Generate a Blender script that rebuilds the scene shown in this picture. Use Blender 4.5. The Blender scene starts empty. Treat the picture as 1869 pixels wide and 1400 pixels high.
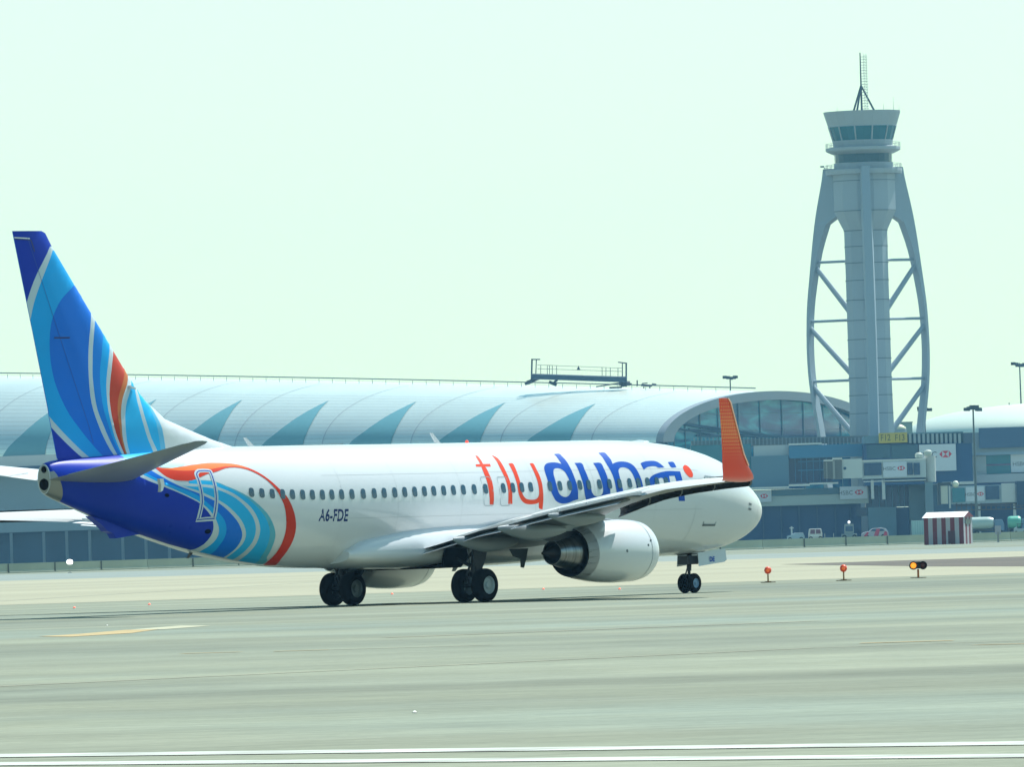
import bpy, bmesh, math, random
from mathutils import Vector, Matrix
from mathutils.geometry import delaunay_2d_cdt
random.seed(7)
SC=bpy.context.scene
# ------------------------------------------------------------ camera
CAM_H=2.0692; FPX=17353.6; ROLL=0.0311151; HOR=984.674      # measured on the 1869 px wide frame
cd=bpy.data.cameras.new('camera'); cam=bpy.data.objects.new('camera',cd); SC.collection.objects.link(cam); SC.camera=cam
cd.sensor_width=36; cd.lens=FPX/1869*36; cd.clip_start=1; cd.clip_end=30000
pitch=math.atan((HOR-700)/FPX)
cam.matrix_world=Matrix.Translation((0,0,CAM_H))@Matrix.Rotation(math.pi/2+pitch,4,'X')@Matrix.Rotation(-ROLL,4,'Z')
SC.render.resolution_x=1024; SC.render.resolution_y=768
# ------------------------------------------------------------ sky, sun, exposure
SUN_AZ=math.radians(40)      # to the right of the view direction
SUN_EL=math.radians(57)
w=bpy.data.worlds.new('World'); SC.world=w; w.use_nodes=True
nt=w.node_tree; nt.nodes.clear()
out=nt.nodes.new('ShaderNodeOutputWorld'); bg=nt.nodes.new('ShaderNodeBackground'); sky=nt.nodes.new('ShaderNodeTexSky')
sky.sky_type='NISHITA'; sky.sun_disc=False; sky.sun_elevation=SUN_EL; sky.sun_rotation=SUN_AZ
sky.air_density=1.0; sky.dust_density=0.6; sky.ozone_density=1.0
mix=nt.nodes.new('ShaderNodeMix'); mix.data_type='RGBA'; mix.blend_type='MULTIPLY'; mix.inputs[0].default_value=1
nt.links.new(sky.outputs[0],mix.inputs[6]); mix.inputs[7].default_value=(0.77,1.10,0.91,1)
# constant pale mint mixed into the sky colour, strongest at the horizon
tg=nt.nodes.new('ShaderNodeTexCoord'); sp=nt.nodes.new('ShaderNodeSeparateXYZ'); mr=nt.nodes.new('ShaderNodeMapRange'); vm=nt.nodes.new('ShaderNodeMix'); vm.data_type='RGBA'
nt.links.new(tg.outputs['Generated'],sp.inputs[0]); nt.links.new(sp.outputs[2],mr.inputs[0]); mr.inputs[1].default_value=0; mr.inputs[2].default_value=.3; mr.inputs[3].default_value=.75; mr.inputs[4].default_value=0
nt.links.new(mr.outputs[0],vm.inputs[0]); nt.links.new(mix.outputs[2],vm.inputs[6]); vm.inputs[7].default_value=(5.2,6.6,5.1,1)
nt.links.new(vm.outputs[2],bg.inputs[0]); bg.inputs[1].default_value=0.12
nt.links.new(bg.outputs[0],out.inputs[0])
sd=bpy.data.lights.new('sun','SUN'); sd.energy=4.9; sd.angle=math.radians(.5); sd.color=(1,.97,.90)
sun=bpy.data.objects.new('sun',sd); SC.collection.objects.link(sun)
sv=Vector((math.sin(SUN_AZ)*math.cos(SUN_EL),math.cos(SUN_AZ)*math.cos(SUN_EL),math.sin(SUN_EL)))
sun.rotation_euler=sv.to_track_quat('Z','Y').to_euler()
SC.view_settings.view_transform='Standard'; SC.view_settings.look='None'; SC.view_settings.exposure=0.5; SC.view_settings.gamma=1
SC.render.engine='CYCLES'
# ------------------------------------------------------------ pixel -> place at a chosen distance
def at(x,y,Y):
    a=x-934.5; b=y-700; c=math.cos(ROLL); s=math.sin(ROLL)
    u=c*a-s*b; v=s*a+c*b-(HOR-700)
    return Vector((u/FPX*Y, Y, CAM_H-v/FPX*Y))
def gnd(x,y,z=0.0):
    a=x-934.5; b=y-700; c=math.cos(ROLL); s=math.sin(ROLL)
    u=c*a-s*b; v=s*a+c*b-(HOR-700); Y=(CAM_H-z)*FPX/v
    return Vector((u/FPX*Y,Y,z))
# ------------------------------------------------------------ materials
MAT={}
def mat(name,col=None,rough=.5,metal=0,spec=.5,coat=0,noise=None,emit=None,bump=None,alpha=None):
    if name in MAT: return MAT[name]
    m=bpy.data.materials.new(name); m.use_nodes=True; t=m.node_tree; b=t.nodes['Principled BSDF']
    b.inputs['Base Color'].default_value=(*col,1); b.inputs['Roughness'].default_value=rough; b.inputs['Metallic'].default_value=metal
    b.inputs['Specular IOR Level'].default_value=spec; b.inputs['Coat Weight'].default_value=coat; b.inputs['Coat Roughness'].default_value=.08
    if noise:
        sc,amt=noise[:2]; tc=t.nodes.new('ShaderNodeTexCoord'); n=t.nodes.new('ShaderNodeTexNoise'); n.inputs['Scale'].default_value=sc; n.inputs['Detail'].default_value=5
        mp=t.nodes.new('ShaderNodeMapping'); mp.inputs['Scale'].default_value=noise[2] if len(noise)>2 else (1,1,1)
        t.links.new(tc.outputs['Object'],mp.inputs[0]); t.links.new(mp.outputs[0],n.inputs[0])
        r=t.nodes.new('ShaderNodeMapRange'); r.inputs[1].default_value=.3; r.inputs[2].default_value=.7; r.inputs[3].default_value=1-amt; r.inputs[4].default_value=1+amt
        mm=t.nodes.new('ShaderNodeMix'); mm.data_type='RGBA'; mm.blend_type='MULTIPLY'; mm.inputs[0].default_value=1; mm.inputs[6].default_value=(*col,1)
        t.links.new(n.outputs[0],r.inputs[0]); t.links.new(r.outputs[0],mm.inputs[7]); t.links.new(mm.outputs[2],b.inputs['Base Color'])
    if bump:
        n=t.nodes.new('ShaderNodeTexNoise'); n.inputs['Scale'].default_value=bump[0]; bp=t.nodes.new('ShaderNodeBump'); bp.inputs['Strength'].default_value=bump[1]
        tc=t.nodes.new('ShaderNodeTexCoord'); t.links.new(tc.outputs['Object'],n.inputs[0]); t.links.new(n.outputs[0],bp.inputs['Height']); t.links.new(bp.outputs[0],b.inputs['Normal'])
    if emit: b.inputs['Emission Color'].default_value=(*emit[0],1); b.inputs['Emission Strength'].default_value=emit[1]
    MAT[name]=m; return m
# ------------------------------------------------------------ mesh collector
class M:
    def __init__(s): s.v=[];s.f=[];s.m=[];s.cm=0
    def add(s,vs,fs):
        o=len(s.v); s.v+= [tuple(v) for v in vs]; s.f+=[tuple(i+o for i in f) for f in fs]; s.m+=[s.cm]*len(fs); return s
    def box(s,x0,x1,y0,y1,z0,z1):
        return s.add([(x0,y0,z0),(x1,y0,z0),(x1,y1,z0),(x0,y1,z0),(x0,y0,z1),(x1,y0,z1),(x1,y1,z1),(x0,y1,z1)],[(0,3,2,1),(4,5,6,7),(0,1,5,4),(1,2,6,5),(2,3,7,6),(3,0,4,7)])
    def tube(s,p0,p1,r0,r1=None,n=10,cap=True):
        p0=Vector(p0);p1=Vector(p1); r1=r0 if r1 is None else r1
        return s.loft([s.ring(p0,p1-p0,r0,n),s.ring(p1,p1-p0,r1,n)],cap)
    @staticmethod
    def ring(p,d,r,n):
        d=Vector(d).normalized(); a=d.orthogonal().normalized(); b=d.cross(a)
        return [Vector(p)+r*(math.cos(2*math.pi*i/n)*a+math.sin(2*math.pi*i/n)*b) for i in range(n)]
    def loft(s,rings,cap=True,closed=True):
        n=len(rings[0]); vs=[v for r in rings for v in r]; fs=[]
        for k in range(len(rings)-1):
            for i in range(n if closed else n-1):
                j=(i+1)%n; fs.append((k*n+i,k*n+j,(k+1)*n+j,(k+1)*n+i))
        if cap: fs.append(tuple(range(n))[::-1]); fs.append(tuple((len(rings)-1)*n+i for i in range(n)))
        return s.add(vs,fs)
    def lathe(s,prof,org,ax,n=32,squash=None):
        # prof [(along,r)] about axis
        ax=Vector(ax).normalized(); a=ax.orthogonal().normalized() if abs(ax.z)>.9 else Vector((0,0,1)); b=ax.cross(a)
        rs=[]
        for t,r in prof:
            r=max(r,1e-4); R=[]
            for i in range(n):
                q=2*math.pi*i/n; ca=math.cos(q)
                R.append(Vector(org)+ax*t+a*(r*ca*((squash if squash and ca<0 else 1)))+b*(r*math.sin(q)))
            rs.append(R)
        return s.loft(rs,False)
    def prism(s,poly,off):
        # poly: list of 3D points, off: Vector thickness
        n=len(poly); off=Vector(off); vs=[Vector(p) for p in poly]+[Vector(p)+off for p in poly]
        fs=[tuple(range(n))[::-1],tuple(range(n,2*n))]+[(i,(i+1)%n,n+(i+1)%n,n+i) for i in range(n)]
        return s.add(vs,fs)
    def build(s,name,mats,parent=None,smooth=False,bevel=0,loc=None):
        me=bpy.data.meshes.new(name); me.from_pydata(s.v,[],s.f); me.update()
        if not isinstance(mats,(list,tuple)): mats=[mats]
        for m in mats: me.materials.append(m)
        if len(mats)>1: me.polygons.foreach_set('material_index',s.m)
        bm=bmesh.new(); bm.from_mesh(me); bmesh.ops.recalc_face_normals(bm,faces=bm.faces); bm.to_mesh(me); bm.free()
        o=bpy.data.objects.new(name,me); SC.collection.objects.link(o)
        if smooth: 
            for p in me.polygons: p.use_smooth=True
            if smooth!=True: me.set_sharp_from_angle(angle=math.radians(smooth))
        if loc: o.location=loc
        if parent: o.parent=parent
        if bevel: 
            md=o.modifiers.new('b','BEVEL'); md.width=bevel; md.segments=2; md.limit_method='ANGLE'
        return o
def tag(o,label=None,cat=None,group=None,kind=None):
    for k,v in (('label',label),('category',cat),('group',group),('kind',kind)):
        if v: o[k]=v
    return o
def empty(name,loc=(0,0,0),rz=0):
    o=bpy.data.objects.new(name,None); SC.collection.objects.link(o); o.location=loc; o.rotation_euler=(0,0,rz); return o
def text_mesh(txt,size,bold=0.0,spacing=1.0,shear=0):
    c=bpy.data.curves.new('t','FONT'); c.body=txt; c.size=size; c.offset=bold; c.space_character=spacing; c.shear=shear; c.resolution_u=3
    o=bpy.data.objects.new('t',c); SC.collection.objects.link(o); bpy.context.view_layer.update()
    dg=bpy.context.evaluated_depsgraph_get(); me=bpy.data.meshes.new_from_object(o.evaluated_get(dg))
    vs=[v.co.copy() for v in me.vertices]; fs=[tuple(p.vertices) for p in me.polygons]
    bpy.data.objects.remove(o); bpy.data.curves.remove(c); bpy.data.meshes.remove(me)
    return vs,fs
def pip(p,poly):
    x,y=p; c=False; j=len(poly)-1
    for i in range(len(poly)):
        a=poly[i];b=poly[j]
        if (a[1]>y)!=(b[1]>y) and x<(b[0]-a[0])*(y-a[1])/(b[1]-a[1])+a[0]: c=not c
        j=i
    return c
def sheet(polys,step,idx_of,mapf):
    """triangulate overlapping polygons with inner grid points; idx_of(point)->material index or None"""
    vs=[];es=[]
    for P in polys:
        P2=[]
        for i in range(len(P)):
            a,b=P[i],P[(i+1)%len(P)]; k=max(1,int(math.hypot(b[0]-a[0],b[1]-a[1])/step+.5)); P2+=[(a[0]+(b[0]-a[0])*j/k,a[1]+(b[1]-a[1])*j/k) for j in range(k)]
        P=P2; o=len(vs); vs+=[Vector(p) for p in P]; n=len(P); es+=[(o+i,o+(i+1)%n) for i in range(n)]
    x0=min(v.x for v in vs);x1=max(v.x for v in vs);y0=min(v.y for v in vs);y1=max(v.y for v in vs)
    nx=int((x1-x0)/step)+1; ny=int((y1-y0)/step)+1
    for i in range(nx):
        for j in range(ny):
            vs.append(Vector((x0+(i+.5)*step+random.uniform(-.02,.02)*step,y0+(j+.5)*step+random.uniform(-.02,.02)*step)))
    r=delaunay_2d_cdt(vs,es,[],0,1e-5)
    V,F=r[0],r[2]; m=M(); keep=[]
    used={}
    for f in F:
        c=sum((V[i] for i in f),Vector((0,0)))/len(f); k=idx_of((c.x,c.y))
        if k is None: continue
        ff=[]
        for i in f:
            if i not in used: used[i]=len(m.v); m.v.append(tuple(mapf(V[i].x,V[i].y)))
            ff.append(used[i])
        m.f.append(tuple(ff)); m.m.append(k)
    return m
# s, ztop, zbot, halfwidth, z of max width
SEC=[(0,2.80,2.76,.01,2.78),(.05,3.0,2.58,.2,2.79),(.18,3.19,2.4,.36,2.8),(.5,3.45,2.17,.64,2.85),(1.0,3.74,1.93,.92,2.95),(1.6,4.02,1.73,1.2,3.05),(2.3,4.42,1.57,1.44,3.15),(3.1,4.76,1.46,1.64,3.25),
(4.2,5.03,1.37,1.79,3.35),(5.5,5.22,1.33,1.875,3.42),(7,5.34,1.31,1.88,3.45),(9,5.4,1.3,1.88,3.45),(12,5.4,1.3,1.88,3.45),(16,5.4,1.3,1.88,3.45),(20,5.4,1.3,1.88,3.45),(24,5.41,1.31,1.88,3.45),
(26,5.41,1.36,1.86,3.47),(28,5.41,1.51,1.80,3.55),(30,5.39,1.79,1.66,3.7),(32,5.34,2.22,1.44,3.9),(34,5.26,2.74,1.13,4.08),(36,5.16,3.32,.76,4.28),(37.2,5.09,3.7,.48,4.4),(37.8,5.02,3.9,.34,4.46),(38.02,4.95,4.0,.27,4.47)]
import math
def _h(S,k):
    n=len(SEC)
    i=1
    while i<n-1 and SEC[i][0]<S: i+=1
    a,b=SEC[i-1],SEC[i]
    t=min(max((S-a[0])/(b[0]-a[0]),0),1)
    def m(j):
        if j==0: return (SEC[1][k]-SEC[0][k])/(SEC[1][0]-SEC[0][0])
        if j==n-1: return (SEC[-1][k]-SEC[-2][k])/(SEC[-1][0]-SEC[-2][0])
        d0=(SEC[j][k]-SEC[j-1][k])/(SEC[j][0]-SEC[j-1][0]);d1=(SEC[j+1][k]-SEC[j][k])/(SEC[j+1][0]-SEC[j][0])
        if d0*d1<=0: return 0
        return 2*d0*d1/(d0+d1)
    h=b[0]-a[0];t2=t*t;t3=t2*t
    return (2*t3-3*t2+1)*a[k]+(t3-2*t2+t)*h*m(i-1)+(3*t2-2*t3)*b[k]+(t3-t2)*h*m(i)
def sect(S): return _h(S,1),_h(S,2),_h(S,3),_h(S,4)
def fus(S,ph,off=0):
    """S aft of nose, ph degrees from the crown (+ = starboard); -> (s,y,z) with y port"""
    zt,zb,hw,zm=sect(S); r=math.radians(ph); c=math.cos(r); s_=math.sin(r)
    return (S,-(hw+off)*s_, zm+((zt-zm)+off)*c if c>0 else zm+((zm-zb)+off)*c)
LETTERS=[('f','orange_red',[(17.301,40.41),(17.254,40.389),(17.208,40.368),(17.18,41.127),(17.179,43.22),(17.189,45.942),(17.197,48.289),(17.207,49.882),(17.221,51.197),(17.227,52.608),(17.214,54.209),(17.191,55.893),(17.175,57.702),(17.173,59.682),(17.175,61.774),(17.175,63.875),(17.168,65.939),(17.159,68.018),(17.152,70.161),(17.15,72.351),(17.15,74.605),(17.154,77.018),(17.16,79.604),(17.168,82.349),(17.176,85.299),(17.185,88.55),(17.192,91.831),(17.192,94.981),(17.267,94.948),(17.341,94.916),(17.415,94.883),(17.419,92.417),(17.418,89.95),(17.418,87.232),(17.419,84.489),(17.419,81.729),(17.419,78.993),(17.419,76.226),(17.419,73.471),(17.42,70.912),(17.424,68.718),(17.431,66.736),(17.435,64.672),(17.433,62.382),(17.427,59.988),(17.417,57.587),(17.403,55.118),(17.385,52.626),(17.368,50.405),(17.359,48.722),(17.356,47.369),(17.35,45.92),(17.338,44.191),(17.321,42.336)],None),('f','orange_red',[(17.633,52.406),(17.369,52.362),(17.104,52.318),(16.839,52.274),(16.857,53.399),(16.875,54.508),(16.891,55.6),(17.153,55.557),(17.416,55.514),(17.678,55.471),(17.664,54.463),(17.649,53.441)],None),('l','orange_red',[(16.395,39.626),(16.346,40.7),(16.295,41.751),(16.255,42.912),(16.228,44.106),(16.211,45.4),(16.203,47.107),(16.203,49.399),(16.206,52.021),(16.209,54.662),(16.21,57.305),(16.211,59.974),(16.209,62.466),(16.204,64.679),(16.199,66.75),(16.193,68.835),(16.186,70.923),(16.179,73.03),(16.175,75.346),(16.172,77.876),(16.17,80.609),(16.173,83.705),(16.182,87.344),(16.19,91.227),(16.188,94.866),(16.262,94.833),(16.337,94.8),(16.411,94.768),(16.409,92.436),(16.402,90.108),(16.394,87.708),(16.385,85.558),(16.376,83.559),(16.371,81.548),(16.369,79.5),(16.37,77.435),(16.375,75.255),(16.382,72.906),(16.39,70.426),(16.4,67.852),(16.414,65.175),(16.428,62.381),(16.436,59.512),(16.433,56.425),(16.421,53.22),(16.407,50.349),(16.401,48.141),(16.399,46.363),(16.398,44.66),(16.397,42.947),(16.398,41.315)],None),('y','orange_red',[(15.843,52.241),(15.756,52.029),(15.669,51.816),(15.611,52.356),(15.597,54.066),(15.606,56.451),(15.617,58.93),(15.624,61.448),(15.632,64.056),(15.636,66.405),(15.635,68.299),(15.634,69.972),(15.633,71.721),(15.632,73.675),(15.63,75.702),(15.63,77.708),(15.638,79.708),(15.648,81.693),(15.645,83.534),(15.625,85.215),(15.594,86.759),(15.555,88.098),(15.511,89.211),(15.461,90.109),(15.403,90.753),(15.335,91.194),(15.258,91.454),(15.179,91.591),(15.094,91.634),(15.007,91.555),(14.932,91.325),(14.875,90.937),(14.831,90.398),(14.794,89.682),(14.762,88.816),(14.736,87.787),(14.716,86.433),(14.703,84.623),(14.693,82.481),(14.687,80.232),(14.684,77.869),(14.684,75.387),(14.684,73.016),(14.687,70.919),(14.693,68.94),(14.699,66.832),(14.703,64.414),(14.705,61.84),(14.705,59.359),(14.705,57.122),(14.705,54.993),(14.701,52.806),(14.626,52.589),(14.551,52.372),(14.501,52.905),(14.49,54.604),(14.499,56.98),(14.504,59.453),(14.496,61.849),(14.484,64.344),(14.475,66.933),(14.471,69.697),(14.467,72.552),(14.466,75.263),(14.467,77.685),(14.473,79.988),(14.479,82.409),(14.482,84.968),(14.485,87.651),(14.491,90.584),(14.502,93.735),(14.512,97.183),(14.514,100.658),(14.586,100.402),(14.658,100.146),(14.712,99.439),(14.736,97.985),(14.739,96.087),(14.74,94.197),(14.783,94.571),(14.825,94.945),(14.885,95.251),(14.972,95.481),(15.075,95.643),(15.176,95.681),(15.271,95.598),(15.363,95.393),(15.447,95.004),(15.523,94.407),(15.591,93.627),(15.652,92.687),(15.703,91.58),(15.746,90.311),(15.781,88.812),(15.807,87.161),(15.824,85.375),(15.836,83.447),(15.839,81.299),(15.836,78.999),(15.833,76.772),(15.835,74.725),(15.839,72.752),(15.843,70.754),(15.845,68.682),(15.846,66.577),(15.846,64.486),(15.848,62.425),(15.849,60.374),(15.85,58.332),(15.85,56.316),(15.848,54.305)],None),('d','letter_blue',[(12.996,40.506),(12.886,40.179),(12.775,39.849),(12.696,40.019),(12.664,40.89),(12.662,42.225),(12.66,43.865),(12.649,45.857),(12.634,48.097),(12.623,50.256),(12.618,52.144),(12.617,53.98),(12.617,56.052),(12.617,58.548),(12.614,61.241),(12.609,63.81),(12.605,66.151),(12.6,68.397),(12.594,70.607),(12.585,72.785),(12.575,74.936),(12.567,77.11),(12.56,79.262),(12.556,81.442),(12.556,83.836),(12.563,86.581),(12.57,89.544),(12.572,92.271),(12.65,92.577),(12.727,92.883),(12.811,93.29),(12.904,93.914),(13.003,94.64),(13.104,95.219),(13.211,95.581),(13.321,95.796),(13.421,95.829),(13.505,95.653),(13.58,95.295),(13.649,94.795),(13.716,94.185),(13.777,93.433),(13.832,92.478),(13.881,91.243),(13.923,89.783),(13.961,88.152),(13.994,86.642),(14.023,85.086),(14.05,83.157),(14.075,80.554),(14.093,77.556),(14.104,74.712),(14.11,72.213),(14.113,69.874),(14.112,67.698),(14.11,65.721),(14.107,63.916),(14.096,62.19),(14.076,60.491),(14.049,58.873),(14.011,57.396),(13.96,56.066),(13.898,54.89),(13.834,53.927),(13.772,53.242),(13.708,52.787),(13.637,52.449),(13.553,52.196),(13.462,52.063),(13.377,52.046),(13.302,52.142),(13.233,52.353),(13.167,52.681),(13.104,53.161),(13.044,53.753),(12.983,54.34),(12.984,53.005),(12.982,51.646),(12.982,50.075),(12.981,48.024),(12.977,45.705),(12.973,43.695),(12.977,42.377),(12.987,41.45)],[(13.614,62.413),(13.591,61.521),(13.568,60.861),(13.535,60.308),(13.488,59.784),(13.432,59.37),(13.373,59.172),(13.312,59.228),(13.247,59.502),(13.188,59.987),(13.133,60.708),(13.082,61.633),(13.041,62.676),(13.013,63.781),(12.994,64.998),(12.978,66.404),(12.96,68.069),(12.944,69.909),(12.93,71.774),(12.921,73.631),(12.915,75.515),(12.911,77.381),(12.908,79.277),(12.906,81.16),(12.914,82.841),(12.936,84.248),(12.968,85.461),(13.003,86.533),(13.04,87.486),(13.082,88.299),(13.125,88.951),(13.169,89.441),(13.215,89.771),(13.263,89.916),(13.315,89.846),(13.369,89.592),(13.42,89.225),(13.468,88.777),(13.512,88.215),(13.552,87.518),(13.585,86.77),(13.614,85.885),(13.64,84.587),(13.662,82.625),(13.678,80.238),(13.688,77.879),(13.695,75.657),(13.697,73.459),(13.697,71.43),(13.696,69.653),(13.693,68.053),(13.684,66.538),(13.665,65.033),(13.641,63.614)]),('u','letter_blue',[(12.242,53.397),(12.096,53.273),(11.951,53.149),(11.854,53.847),(11.834,55.862),(11.856,58.603),(11.873,61.317),(11.87,63.819),(11.864,66.317),(11.856,68.715),(11.85,70.989),(11.845,73.181),(11.838,75.298),(11.829,77.393),(11.818,79.423),(11.808,81.251),(11.803,82.803),(11.801,84.163),(11.789,85.431),(11.764,86.686),(11.729,87.852),(11.688,88.79),(11.64,89.44),(11.585,89.863),(11.531,90.093),(11.476,90.158),(11.422,90.056),(11.37,89.764),(11.318,89.267),(11.268,88.585),(11.227,87.761),(11.195,86.839),(11.171,85.774),(11.154,84.472),(11.147,82.852),(11.145,80.989),(11.147,79.019),(11.149,77.002),(11.154,74.869),(11.161,72.566),(11.17,69.916),(11.178,67.065),(11.183,64.46),(11.187,62.329),(11.192,60.475),(11.197,58.72),(11.203,57.051),(11.21,55.489),(11.215,53.896),(11.064,53.707),(10.912,53.518),(10.807,54.093),(10.773,55.867),(10.78,58.33),(10.786,60.858),(10.781,63.292),(10.776,65.799),(10.772,68.304),(10.77,70.802),(10.768,73.307),(10.767,75.776),(10.765,78.011),(10.765,80.224),(10.766,82.977),(10.766,86.635),(10.759,90.752),(10.74,94.556),(11.097,95.404),(11.454,96.252),(11.732,96.757),(11.889,96.869),(11.969,96.639),(12.032,95.874),(12.096,94.305),(12.14,92.206),(12.171,90.198),(12.188,88.422),(12.193,86.72),(12.197,84.83),(12.203,82.592),(12.205,80.155),(12.208,77.696),(12.214,75.257),(12.22,72.787),(12.225,70.33),(12.228,67.866),(12.23,65.405),(12.229,63.049),(12.228,60.772),(12.225,58.604),(12.224,56.744),(12.227,55.4),(12.235,54.405)],None),('b','letter_blue',[(10.502,39.957),(10.373,39.559),(10.243,39.157),(10.152,39.487),(10.123,41.007),(10.127,43.161),(10.131,45.227),(10.125,46.995),(10.121,48.711),(10.123,50.407),(10.135,52.105),(10.152,53.789),(10.166,55.436),(10.091,54.841),(10.016,54.242),(9.938,53.727),(9.855,53.308),(9.769,52.976),(9.682,52.792),(9.592,52.767),(9.501,52.89),(9.415,53.187),(9.334,53.658),(9.256,54.298),(9.189,55.129),(9.132,56.145),(9.085,57.34),(9.046,58.735),(9.017,60.347),(8.996,62.141),(8.977,64.059),(8.96,66.114),(8.944,68.285),(8.931,70.469),(8.92,72.637),(8.911,74.824),(8.904,77.033),(8.898,79.284),(8.893,81.561),(8.894,83.82),(8.901,86.064),(8.914,88.298),(8.931,90.433),(8.949,92.45),(8.972,94.424),(9.009,96.059),(9.063,97.227),(9.134,98.053),(9.232,98.614),(9.363,98.908),(9.522,98.936),(9.694,98.789),(9.896,98.601),(10.112,98.239),(10.276,97.396),(10.347,95.954),(10.363,94.036),(10.376,91.706),(10.401,88.678),(10.416,85.007),(10.425,81.453),(10.429,78.176),(10.43,75.0),(10.432,72.014),(10.438,69.335),(10.448,66.854),(10.46,64.322),(10.476,61.659),(10.492,58.921),(10.504,56.042),(10.504,52.806),(10.494,49.356),(10.484,46.232),(10.486,43.863),(10.496,41.948)],[(10.01,63.121),(9.972,62.005),(9.926,61.174),(9.874,60.555),(9.811,60.134),(9.742,59.932),(9.675,59.918),(9.609,60.092),(9.546,60.455),(9.49,60.973),(9.447,61.634),(9.411,62.446),(9.381,63.407),(9.354,64.512),(9.332,65.76),(9.314,67.144),(9.3,68.679),(9.289,70.344),(9.28,72.087),(9.271,73.908),(9.263,75.807),(9.259,77.734),(9.256,79.66),(9.256,81.619),(9.263,83.655),(9.281,85.923),(9.306,88.273),(9.336,90.263),(9.374,91.67),(9.42,92.78),(9.476,93.594),(9.547,94.08),(9.628,94.268),(9.707,94.248),(9.781,94.119),(9.854,93.781),(9.916,93.03),(9.962,91.686),(9.997,89.924),(10.023,87.898),(10.041,85.887),(10.05,83.781),(10.057,81.618),(10.067,79.377),(10.075,77.07),(10.079,74.788),(10.081,72.512),(10.079,70.255),(10.071,68.167),(10.057,66.277),(10.038,64.566)]),('a','letter_blue',[(8.598,55.596),(8.521,54.874),(8.444,54.14),(8.358,53.511),(8.26,53.026),(8.154,52.648),(8.049,52.382),(7.942,52.208),(7.835,52.149),(7.744,52.274),(7.676,52.619),(7.623,53.15),(7.576,53.83),(7.534,54.665),(7.498,55.64),(7.463,56.693),(7.429,57.828),(7.396,59.035),(7.361,60.228),(7.483,60.501),(7.605,60.769),(7.7,60.808),(7.751,60.434),(7.775,59.832),(7.807,59.34),(7.857,59.063),(7.915,58.898),(7.982,58.873),(8.063,59.023),(8.152,59.309),(8.232,59.643),(8.293,59.973),(8.345,60.354),(8.399,60.866),(8.461,61.578),(8.526,62.413),(8.589,63.239),(8.598,60.76),(8.601,58.216)],None),('a','letter_blue',[(8.591,84.366),(8.578,81.389),(8.558,78.384),(8.526,75.875),(8.484,74.178),(8.436,73.004),(8.381,71.969),(8.321,70.975),(8.255,70.122),(8.176,69.313),(8.08,68.504),(7.971,67.737),(7.857,67.035),(7.74,66.401),(7.619,65.835),(7.5,65.367),(7.394,65.0),(7.29,64.736),(7.158,64.598),(6.98,64.638),(6.774,64.768),(6.566,64.832),(6.574,66.206),(6.58,67.562),(6.587,69.166),(6.591,71.009),(6.594,73.084),(6.599,75.638),(6.607,78.889),(6.611,82.587),(6.607,86.294),(6.596,89.899),(6.58,93.111),(6.556,96.318),(6.674,96.302),(6.791,96.275),(6.908,96.238),(6.932,93.009),(6.949,89.76),(6.958,86.251),(6.96,82.846),(6.955,79.558),(6.95,76.601),(6.953,74.179),(6.96,72.108),(6.964,70.009),(7.074,70.091),(7.185,70.17),(7.295,70.249),(7.304,72.058),(7.31,73.846),(7.319,76.108),(7.329,79.156),(7.335,82.649),(7.331,86.111),(7.425,86.076),(7.518,86.041),(7.611,86.007),(7.608,83.348),(7.6,80.673),(7.599,78.261),(7.615,76.141),(7.642,74.296),(7.674,72.956),(7.709,72.298),(7.752,72.162),(7.804,72.274),(7.868,72.549),(7.941,73.069),(8.012,73.805),(8.077,74.626),(8.139,75.659),(8.194,77.264),(8.236,79.738),(8.264,82.755),(8.285,85.748),(8.387,85.288),(8.489,84.827)],None),('i','letter_blue',[(6.993,53.551),(6.875,53.118),(6.757,52.65),(6.674,53.004),(6.653,54.744),(6.662,57.245),(6.666,59.666),(6.777,60.085),(6.888,60.48),(6.969,60.111),(7.001,58.487),(7.0,56.059)],None),('dot','orange_red',[(6.274,58.938),(6.224,57.827),(6.16,56.909),(6.095,55.97),(6.05,56.311),(6.004,56.649),(5.965,57.358),(5.932,58.627),(5.904,60.237),(5.883,61.952),(5.873,63.806),(5.869,65.751),(5.875,67.459),(5.895,68.769),(5.927,69.863),(5.957,70.945),(6.014,71.133),(6.071,71.318),(6.125,71.13),(6.176,70.357),(6.222,69.207),(6.26,67.933),(6.289,66.585),(6.309,65.104),(6.318,63.592),(6.316,62.009),(6.303,60.384)],None)]
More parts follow.
